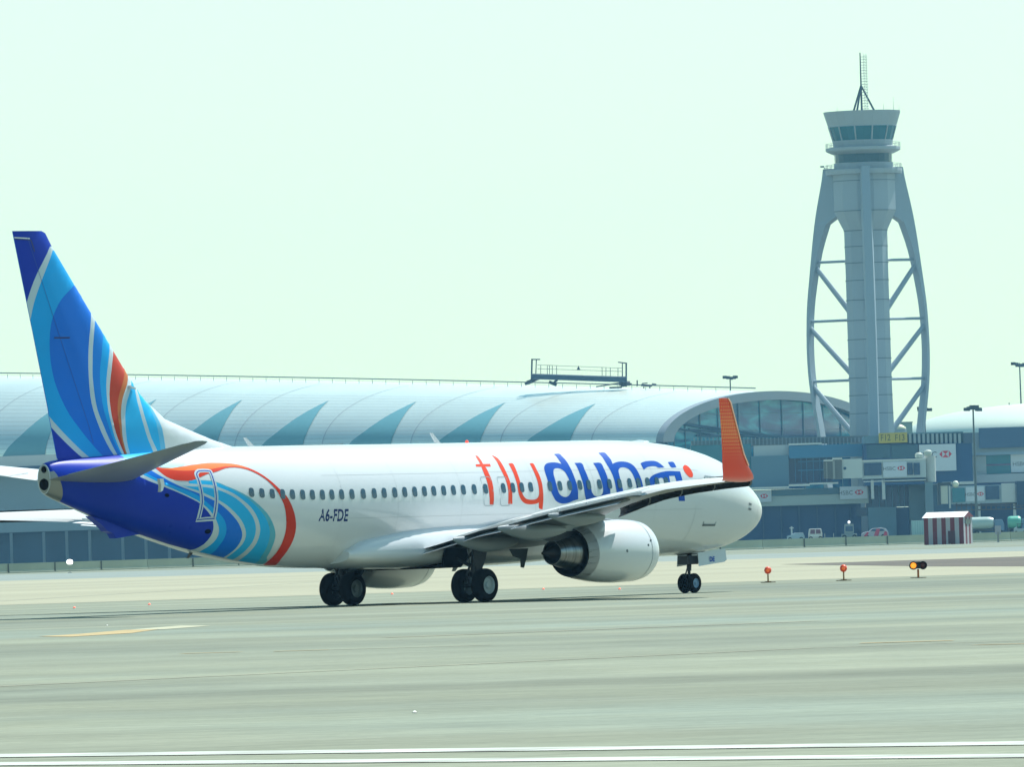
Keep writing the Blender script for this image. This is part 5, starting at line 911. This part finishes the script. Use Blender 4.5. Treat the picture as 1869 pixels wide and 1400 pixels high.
# ---------------- horizontal stabilizers
for sg in (-1,1):
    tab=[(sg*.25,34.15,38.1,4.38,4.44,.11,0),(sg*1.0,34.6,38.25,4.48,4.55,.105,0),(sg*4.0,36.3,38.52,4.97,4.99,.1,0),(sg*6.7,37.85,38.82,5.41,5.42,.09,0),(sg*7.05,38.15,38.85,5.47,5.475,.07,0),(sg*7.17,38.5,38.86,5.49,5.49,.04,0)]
    m=M(); m.loft(wingstations(tab),True); so=m.build('horizontal_stabilizer',mat('tailplane_shaded_grey',(.22,.25,.26),.3) if sg<0 else mat('wing_top_grey',(.60,.62,.62),.35),plane,smooth=40)  # near half coloured as shaded underside, far half as sunlit top
    m=M()
    def el(y,ta):
        for a,b in zip(tab,tab[1:]):
            if abs(a[0])<=abs(y)<=abs(b[0]):
                t=(abs(y)-abs(a[0]))/(abs(b[0])-abs(a[0])); return [a[i]+(b[i]-a[i])*t for i in range(7)]
    R=[]
    for yy in (1.3,3,5,6.6):
        q=el(sg*yy,tab); c=q[2]-q[1]
        R.append([Vector(A(*p)) for p in [(q[1]+c*.72,q[0],q[4]+.03*c+.01),(q[2]+.02,q[0],q[4]+.012),(q[2]+.02,q[0],q[4]-.014),(q[1]+c*.72,q[0],q[4]-.032*c-.01)]])
    m.loft(R,True); m.build('elevator',mat('tailplane_shaded_grey') if sg<0 else mat('wing_top_grey'),so,smooth=30)
m=M(); m.prism([A(35.0,-2.2,4.38),A(34.82,-2.2,4.38),A(34.78,-2.2,4.2),A(34.86,-2.2,4.0),A(34.98,-2.2,3.95),A(34.94,-2.2,4.15)],(0,-.12,0)); 
m.build('stabilizer_bracket',P_WHITE,fus_o)
# ---------------- wings
TEZ=[(1.7,1.80),(2.2,1.88),(3.35,2.13),(4.5,2.40),(6.0,2.61),(7.8,2.86),(9.6,3.07),(11.2,3.27),(13.0,3.46),(14.7,3.59),(16.4,3.68),(17.0,3.71)]
def lin(T,x):
    if x<=T[0][0]: return T[0][1]
    for a,b in zip(T,T[1:]):
        if x<=b[0]: return a[1]+(b[1]-a[1])*(x-a[0])/(b[0]-a[0])
    return T[-1][1]
def TEs(y): return 21.2 if y<5.8 else 21.3+(y-5.8)*.262
def LEs(y): return 13.0+(y-1.9)*.645 if y>1.9 else 13.0
def TZ(y): return lin(TEZ,y)-PORT_DROP*y/17
def LEz(y): return lin([(1.7,2.30),(5.5,3.04),(8.2,3.40),(9.8,3.58),(12,3.71),(14.7,3.80),(16.4,3.83),(17,3.83)],y)-PORT_DROP*y/17
PORT_DROP=0.
for sg in (-1,1):
    tab=[]; PORT_DROP=.36 if sg>0 else 0.
    for y in (1.2,1.9,3,4.2,5.8,8,10.3,12.1,14,15.6,16.6,16.95):
        le,te=LEs(y),TEs(y); cut=.80 if y<12.0 else 1.0
        th=.135-.035*min(1,(y-1.2)/8)
        tab.append((sg*y,le,te,LEz(y),TZ(y),th,.004))
    # main box: airfoil truncated at the flap hinge inboard
    rings=[]
    for (y,le,te,zl,zt,th,cb) in tab:
        F=foil(le,te,y,zl,zt,th,14,cb); c=te-le; xc=le+c*(.80 if abs(y)<12.3 else .995)
        F=[(min(S,xc),yy,z if S<=xc else z) for S,yy,z in F]
        G=[]
        for i,(S,yy,z) in enumerate(F):
            G.append((S,yy,z))
        rings.append([Vector(A(*p)) for p in G])
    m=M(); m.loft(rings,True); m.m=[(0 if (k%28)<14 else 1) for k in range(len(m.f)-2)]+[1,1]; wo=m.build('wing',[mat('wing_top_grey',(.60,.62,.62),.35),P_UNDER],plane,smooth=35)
    # upper skin paint
    def zup(y,x):
        le,te=LEs(y),TEs(y); th=.135-.035*min(1,(y-1.2)/8); c=te-le
        t=5*th*(.2969*math.sqrt(x)-.126*x-.3516*x*x+.2843*x**3-.1036*x**4)
        return le+c*x, LEz(y)+(TZ(y)-LEz(y))*x+.016*c*x*(1-x)+t*c
    def zlo(y,x):
        le,te=LEs(y),TEs(y); th=.135-.035*min(1,(y-1.2)/8); c=te-le
        t=5*th*(.2969*math.sqrt(x)-.126*x-.3516*x*x+.2843*x**3-.1036*x**4)
        return le+c*x, LEz(y)+(TZ(y)-LEz(y))*x+.016*c*x*(1-x)-.85*t*c
    # flaps and ailerons
    def flap(y0,y1,x0,name,dz=-.05,ext=.10,mt=P_GREY,droop=.05,thk=.05):
        R=[]
        for k in range(7):
            y=y0+(y1-y0)*k/6; c=TEs(y)-LEs(y); s0=LEs(y)+c*x0; s1=TEs(y)+ext; z0=TZ(y)+dz+.02; z1=TZ(y)-droop
            R.append([Vector(A(*p)) for p in foil(s0,s1,sg*y,z0,z1,thk+.05,8,.01)])
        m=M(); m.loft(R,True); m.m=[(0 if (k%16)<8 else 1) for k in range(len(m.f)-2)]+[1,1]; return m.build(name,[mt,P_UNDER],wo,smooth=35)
    flap(2.0,5.7,.79,'flap',-.03,.0,mat('flap_grey',(.72,.74,.74),.35),.0,.03)
    flap(5.9,12.0,.78,'flap',-.03,.0,mat('flap_grey'),.0,.035)
    for (y0,y1) in ((2.05,5.6),(5.95,11.6)):
        R=[]
        for k in range(7):
            y=y0+(y1-y0)*k/6; R.append([Vector(A(*p)) for p in foil(TEs(y)-.6,TEs(y)+.15,sg*y,TZ(y)-(.06 if sg<0 else .0),TZ(y)-(.20 if sg<0 else .06),.10,8,.01)])
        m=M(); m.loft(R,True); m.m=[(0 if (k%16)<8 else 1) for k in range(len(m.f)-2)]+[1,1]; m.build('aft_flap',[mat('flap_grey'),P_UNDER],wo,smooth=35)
    # spoiler panels (dark gap on top, light upper surface)
    for (a,b) in ((2.3,4.9),(5.9,7.4),(7.5,9.0),(9.1,10.6),(10.7,11.9)):
        R=[]
        for k in range(4):
            y=a+(b-a)*k/3; p=[zup(y,.62),zup(y,.72),zup(y,.815)]
            R.append([Vector(A(p[0][0],sg*y,p[0][1]+.012)),Vector(A(p[1][0],sg*y,p[1][1]+.016)),Vector(A(p[2][0],sg*y,p[2][1]+.022)),Vector(A(p[2][0],sg*y,p[2][1]-.03)),Vector(A(p[0][0],sg*y,p[0][1]-.03))])
        m=M(); m.loft(R,True); m.build('spoiler',mat('wing_top_grey',(.72,.74,.75),.35),wo)
    # leading edge slats, run out for taxi
    for (a,b) in ((5.7,8.2),(8.3,10.9),(11.0,13.6),(13.7,16.5)):
        R=[]
        for k in range(5):
            y=a+(b-a)*k/4; e=1.0-.25*(y-5.7)/10.8; le,z=LEs(y),LEz(y)
            L=[(.14,.15),(.0,.145),(-.18,.09),(-.34,-.01),(-.42,-.12),(-.42,-.23),(-.34,-.32),(-.16,-.38),(-.14,-.365),(-.26,-.27),(-.29,-.13),(-.18,.02),(.0,.10)]
            R.append([Vector(A(le+u*e,sg*y,z+v*e)) for u,v in L])
        m=M(); n=13; vs=[q for r in R for q in r]; m.v=[tuple(v) for v in vs]
        for r in range(4):
            for i in range(n):
                j=(i+1)%n; m.f.append((r*n+i,r*n+j,(r+1)*n+j,(r+1)*n+i)); m.m.append(1 if 7<=i<=11 else 0)
        m.f+= [tuple(range(n)),tuple(4*n+i for i in range(n))]; m.m+=[0,0]
        m.build('slat',[P_SLAT,mat('slat_cove_shade',(.03,.03,.026),.6)],wo)  # cove is grey; its near-black colour paints the shade behind the slat
        for yy in ((a*.75+b*.25),(a*.25+b*.75)):
            m=M(); m.box(19.6-LEs(yy)-.1,19.6-LEs(yy)+.28,sg*yy-.05,sg*yy+.05,LEz(yy)-.14,LEz(yy)-.06); m.build('slat_track',P_GREY,wo)
    # flap track fairings
    for (yy,L,hh) in ((3.75,3.4,.29),(5.65,3.6,.29),(8.4,3.0,.24)):
        tail=TEs(yy)+.55; R=[]; n=14
        for k in range(n+1):
            t=k/n; S=tail-L*t; r=hh*(math.sin(math.pi*min(1,(t*.93+.02)))**.6); zc=TZ(yy)-.10-.16*min(1,t*2.2)+.10*max(0,t-.5)
            R.append([Vector(A(S,sg*yy+.48*r*math.sin(a),zc+r*math.cos(a)*(1.0 if math.cos(a)<0 else .8))) for a in [2*math.pi*i/16 for i in range(16)]])
        m=M(); m.loft(R,True); m.build('flap_track_fairing',P_GREY,wo,smooth=50)
    # winglet
    WT=[(16.95,3.745,22.75,24.35,.0),(17.2,3.79,22.95,24.6,.35),(17.4,3.93,23.25,24.85,.8),(17.52,4.2,23.65,25.03,1.2),(17.60,4.6,24.0,25.12,1.35),(17.78,5.4,24.53,25.38,1.38),(17.93,6.25,25.05,25.64,1.38),(17.96,6.38,25.22,25.68,1.38)]
    R=[]
    for (y,z,l,t_,ang) in WT:
        z-=PORT_DROP; c=t_-l; ring=[]
        F=foil(l,t_,0,0,0,.09,8,0)
        for (S,_,dz) in F: ring.append(Vector(A(S,sg*(y-dz*math.sin(ang)),z+dz*math.cos(ang))))
        R.append(ring)
    m=M(); m.loft(R,True)
    wl=bpy.data.materials.get('winglet_paint')
    if not wl:
        wl=mat('winglet_paint',(.62,.05,.02),.3,coat=.3); t=wl.node_tree; b=t.nodes['Principled BSDF']; tc=t.nodes.new('ShaderNodeTexCoord'); mp=t.nodes.new('ShaderNodeMapping'); mp.inputs['Scale'].default_value=(9,0,9)
        vo=t.nodes.new('ShaderNodeTexVoronoi'); vo.inputs['Randomness'].default_value=0; vo.inputs['Scale'].default_value=1
        sx=t.nodes.new('ShaderNodeSeparateXYZ'); r1=t.nodes.new('ShaderNodeMapRange'); r1.inputs[1].default_value=4.2; r1.inputs[2].default_value=5.2; r1.inputs[3].default_value=0; r1.inputs[4].default_value=.42
        r2=t.nodes.new('ShaderNodeMapRange'); r2.inputs[1].default_value=5.6; r2.inputs[2].default_value=6.4; r2.inputs[3].default_value=1; r2.inputs[4].default_value=.45
        mu=t.nodes.new('ShaderNodeMath'); mu.operation='MULTIPLY'; lt=t.nodes.new('ShaderNodeMath'); lt.operation='LESS_THAN'; mx=t.nodes.new('ShaderNodeMix'); mx.data_type='RGBA'; mx.inputs[6].default_value=(.88,.045,.008,1); mx.inputs[7].default_value=(.95,.26,.06,1)
        L=t.links.new; L(tc.outputs['Object'],mp.inputs[0]); L(mp.outputs[0],vo.inputs['Vector']); L(tc.outputs['Object'],sx.inputs[0]); L(sx.outputs[2],r1.inputs[0]); L(sx.outputs[2],r2.inputs[0]); L(r1.outputs[0],mu.inputs[0]); L(r2.outputs[0],mu.inputs[1]); L(vo.outputs['Distance'],lt.inputs[0]); L(mu.outputs[0],lt.inputs[1]); L(lt.outputs[0],mx.inputs[0]); L(mx.outputs[2],b.inputs['Base Color'])
    wlo=m.build('winglet',wl,wo,smooth=40)
    m=M(); R=[]
    for (y,z,l,t_,ang) in WT[3:]:
        z-=PORT_DROP; R.append([Vector(A(l-.03,sg*(y+.03),z)),Vector(A(l+.05,sg*(y+.055),z)),Vector(A(l+.05,sg*(y-.055),z)),Vector(A(l-.03,sg*(y-.03),z))])
    m.loft(R,True); m.build('winglet_edge',mat('edge_tan',(.62,.33,.2),.4),wlo)
    # ---------------- engine
    ey=sg*4.83; ez=1.53
    prof=[(14.6,.77),(13.8,.79),(13.1,.82),(12.85,.87),(12.72,.93),(12.72,.97),(12.82,1.02),(13.1,1.065),(13.6,1.095),(14.3,1.11),(15.0,1.09),(15.7,1.035),(16.4,.94),(16.92,.845),(16.93,.82),(16.5,.80),(16.0,.80),(15.4,.80)]
    def lp(pr,zc=ez,n=48,sq=.93): 
        m=M(); m.lathe([(19.6-(s if s>=16.92 else 16.92-(16.92-s)*.88),r) for s,r in pr],(0,ey,zc),(1,0,0),n,sq); return m
    eo=lp(prof[:14]).build('engine_nacelle',P_WHITE,plane,smooth=50)
    lp([(14.6,.77),(13.8,.79),(13.1,.82),(12.85,.87),(12.72,.93)][::-1],n=48).build('inlet_lip',P_METAL,eo,smooth=True)
    lp(prof[12:]+[(15.4,.3)]).build('fan_duct',mat('duct_dark',(.008,.008,.009),.6),eo,smooth=50)
    lp([(14.4,.80),(14.4,.25),(14.0,.0)],n=24).build('fan',P_DMETAL,eo)
    lp([(15.4,.66),(16.3,.66),(16.95,.60),(17.0,.555),(17.4,.50),(17.86,.40),(17.86,.37),(17.3,.38)],ez+.04,40,1).build('core_nozzle',mat('core_metal',(.24,.25,.26),.3,metal=1,noise=(3,.3,(4,.2,.2))),eo,smooth=40)
    lp([(17.3,.38),(17.3,.0)],ez+.04,24,1).build('nozzle_void',P_DARK,eo)
    lp([(17.2,.30),(17.8,.26),(18.1,.12),(18.38,.05),(18.45,.0)],ez+.04,24,1).build('exhaust_plug',mat('plug_dark',(.03,.03,.032),.5,metal=.6),eo,smooth=True)
    lp([(13.27,1.086),(13.275,1.09),(13.29,1.09),(13.295,1.086)],n=48).build('cowl_seam',LINE,eo)
    m=M(); m.prism([A(13.9,ey-.17,2.5),A(14.9,ey-.17,2.68),A(16.4,ey-.17,2.72),A(19.6,ey-.17,2.35),A(19.9,ey-.17,2.15),A(18.6,ey-.17,1.98),A(17.4,ey-.17,1.93),A(16.2,ey-.17,2.1),A(14.6,ey-.17,2.3)],(0,.34,0)); m.build('pylon',P_GREY,eo,bevel=.05)
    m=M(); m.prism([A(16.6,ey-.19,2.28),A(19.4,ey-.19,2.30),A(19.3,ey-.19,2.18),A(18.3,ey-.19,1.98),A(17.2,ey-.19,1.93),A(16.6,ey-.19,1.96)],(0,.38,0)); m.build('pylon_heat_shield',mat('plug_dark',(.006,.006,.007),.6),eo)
    if sg<0:
        m=M()
        for (S,dz,r) in ((15.15,.03,.055),(13.95,.20,.045),(13.75,.36,.04)):
            a=math.asin(dz/1.09); 
            m.lathe([(0,r),(.012,r),(.013,0)],A(S,ey-1.085*math.cos(a),ez+dz),(0,-1,0),12)
        m.build('cowl_latch',mat('mark_dark'),eo)
    # ---------------- main landing gear
    gy=sg*2.86
    m=M(); m.tube(A(19.6,gy,.57),A(19.6,gy,1.05),.085,.085,14); m.tube(A(19.6,gy,1.0),A(19.5,gy+sg*.12,2.2),.14,.16,14); m.tube(A(19.6,gy-.62,.57),A(19.6,gy+.62,.57),.07,.07,12)
    m.tube(A(19.6,gy,1.15),A(19.6,sg*1.55,1.75),.06,.06,8); m.tube(A(19.55,gy-sg*.4,1.4),A(18.7,gy-sg*.4,2.0),.05,.05,8)
    m.tube(A(19.85,gy,.62),A(20.0,gy,.95),.04,.04,6); m.tube(A(20.0,gy,.95),A(19.78,gy,1.3),.045,.04,6); m.tube(A(19.72,gy+.1,.6),A(19.72,gy+.1,2.0),.018,.018,5); m.tube(A(19.45,gy-.12,.6),A(19.4,gy-.12,2.0),.018,.018,5)
    go=m.build('main_landing_gear',P_STRUT,plane,smooth=40)
    for dy in (-.43,.43):
        m=M(); r=.565; m.lathe([(-.2,.30),(-.205,.42),(-.185,.50),(-.14,.545),(-.07,.563),(0,.565),(.07,.563),(.14,.545),(.185,.50),(.205,.42),(.2,.30)],A(19.6,gy+dy,.565),(0,1,0),40)
        m.build('tyre',P_TYRE,go,smooth=60)
        m=M(); o=1 if dy>0 else -1
        m.lathe([(-.2*o,.30),(-.17*o,.30),(.15*o,.305),(.2*o,.305),(.17*o,.27),(.12*o,.24),(.13*o,.13),(.19*o,.11),(.2*o,.0)],A(19.6,gy+dy,.565),(0,1,0),32); m.build('wheel_rim',P_HUB if sg<0 else mat('rim_grey',(.16,.2,.22),.45),go,smooth=40)
    m=M(); m.prism([A(19.1,gy+sg*.28,2.05),A(19.95,gy+sg*.28,2.0),A(19.85,gy+sg*.2,1.35),A(19.65,gy+sg*.17,.98),A(19.45,gy+sg*.17,1.0),A(19.25,gy+sg*.22,1.4)],(0,.03,0)); m.build('gear_door',P_WHITE if sg>0 else P_STRUT,go)
    m=M(); m.box(-.9+0,.9,min(sg*1.0,sg*3.0),max(sg*1.0,sg*3.0),0,.02); 
    # wheel well: flat plates painted black for the shaded inside
    m=M(); m.prism([A(18.6,sg*.35,1.165),A(20.5,sg*.35,1.165),A(20.5,sg*1.45,1.175),A(19.9,sg*1.9,1.34),A(18.9,sg*1.9,1.34),A(18.6,sg*1.5,1.18)],(0,0,.02)); m.build('wheel_well',P_DARK,go)
    m=M(); m.prism([A(18.3,sg*2.3,1.9),A(20.9,sg*2.3,1.86),A(20.9,sg*3.2,2.1),A(18.3,sg*3.2,2.02)],(0,0,.03)); m.build('wheel_well',P_DARK,go)
    m=M(); m.prism([A(20.2,sg*2.13,1.95),A(19.15,sg*2.13,1.98),A(19.0,sg*2.13,1.5),A(19.3,sg*2.1,1.26),A(20.3,sg*2.05,1.22),A(20.35,sg*2.1,1.5)],(0,sg*.04,0)); m.build('wheel_well_side',P_DARK,go)
    # fairing panels hanging aft of the well
    m=M(); m.prism([A(18.2,sg*3.3,1.75),A(17.2,sg*3.3,1.75),A(17.3,sg*3.3,1.45),A(17.45,sg*3.3,1.1),A(17.6,sg*3.3,1.12),A(17.6,sg*3.3,1.4),A(18.0,sg*3.3,1.5)],(0,.04,0)); m.build('gear_panel',P_UNDER,go)
# ---------------- nose gear
m=M(); m.tube(A(4.0,0,.345),A(4.0,0,.8),.055,.055,12); m.tube(A(4.0,0,.78),A(3.95,0,1.5),.085,.09,12); m.tube(A(4.0,-.28,.345),A(4.0,.28,.345),.045,.045,10)
m.tube(A(4.0,0,1.0),A(3.1,0,1.45),.04,.04,8); m.tube(A(4.12,0,.42),A(4.22,0,.62),.03,.03,6); m.tube(A(4.22,0,.62),A(4.1,0,.85),.03,.03,6); m.box(19.6-4.35,19.6-3.75,-.22,.22,1.0,1.3)
ng=m.build('nose_landing_gear',P_STRUT,plane,smooth=40)
for dy in (-.2,.2):
    m=M(); m.lathe([(-.1,.17),(-.105,.25),(-.09,.31),(-.05,.34),(0,.345),(.05,.34),(.09,.31),(.105,.25),(.1,.17)],A(4.0,dy,.345),(0,1,0),32); m.build('tyre',P_TYRE,ng,smooth=60)
    m=M(); o=1 if dy>0 else -1; m.lathe([(-.09*o,.17),(.09*o,.172),(.06*o,.14),(.07*o,.06),(.1*o,.05),(.1*o,0)],A(4.0,dy,.345),(0,1,0),20); m.build('wheel_rim',mat('rim_blue',(.18,.30,.45),.4),ng,smooth=40)
DGR=mat('nose_door_paint',(.55,.60,.66),.35)
for sg in (-1,1):
    m=M(); m.prism([A(4.05,sg*.42,1.40),A(2.45,sg*.42,1.52),A(2.45,sg*.47,1.12),A(2.6,sg*.47,1.05),A(4.05,sg*.47,.93)],(0,sg*.025,0)); d=m.build('nose_gear_door',DGR,ng)
    if sg<0:
        vs,fs=text_mesh('DE',.24,.008); m=M(); m.add([A(3.45-v.x,-.503,1.08+v.y) for v in vs],fs); m.build('door_lettering',pm('letter_blue'),ng)
m=M(); m.prism([A(4.75,-.3,1.36),A(3.9,-.3,1.38),A(3.9,.3,1.38),A(4.75,.3,1.36)],(0,0,-.02)); m.build('wheel_well',P_DARK,ng)
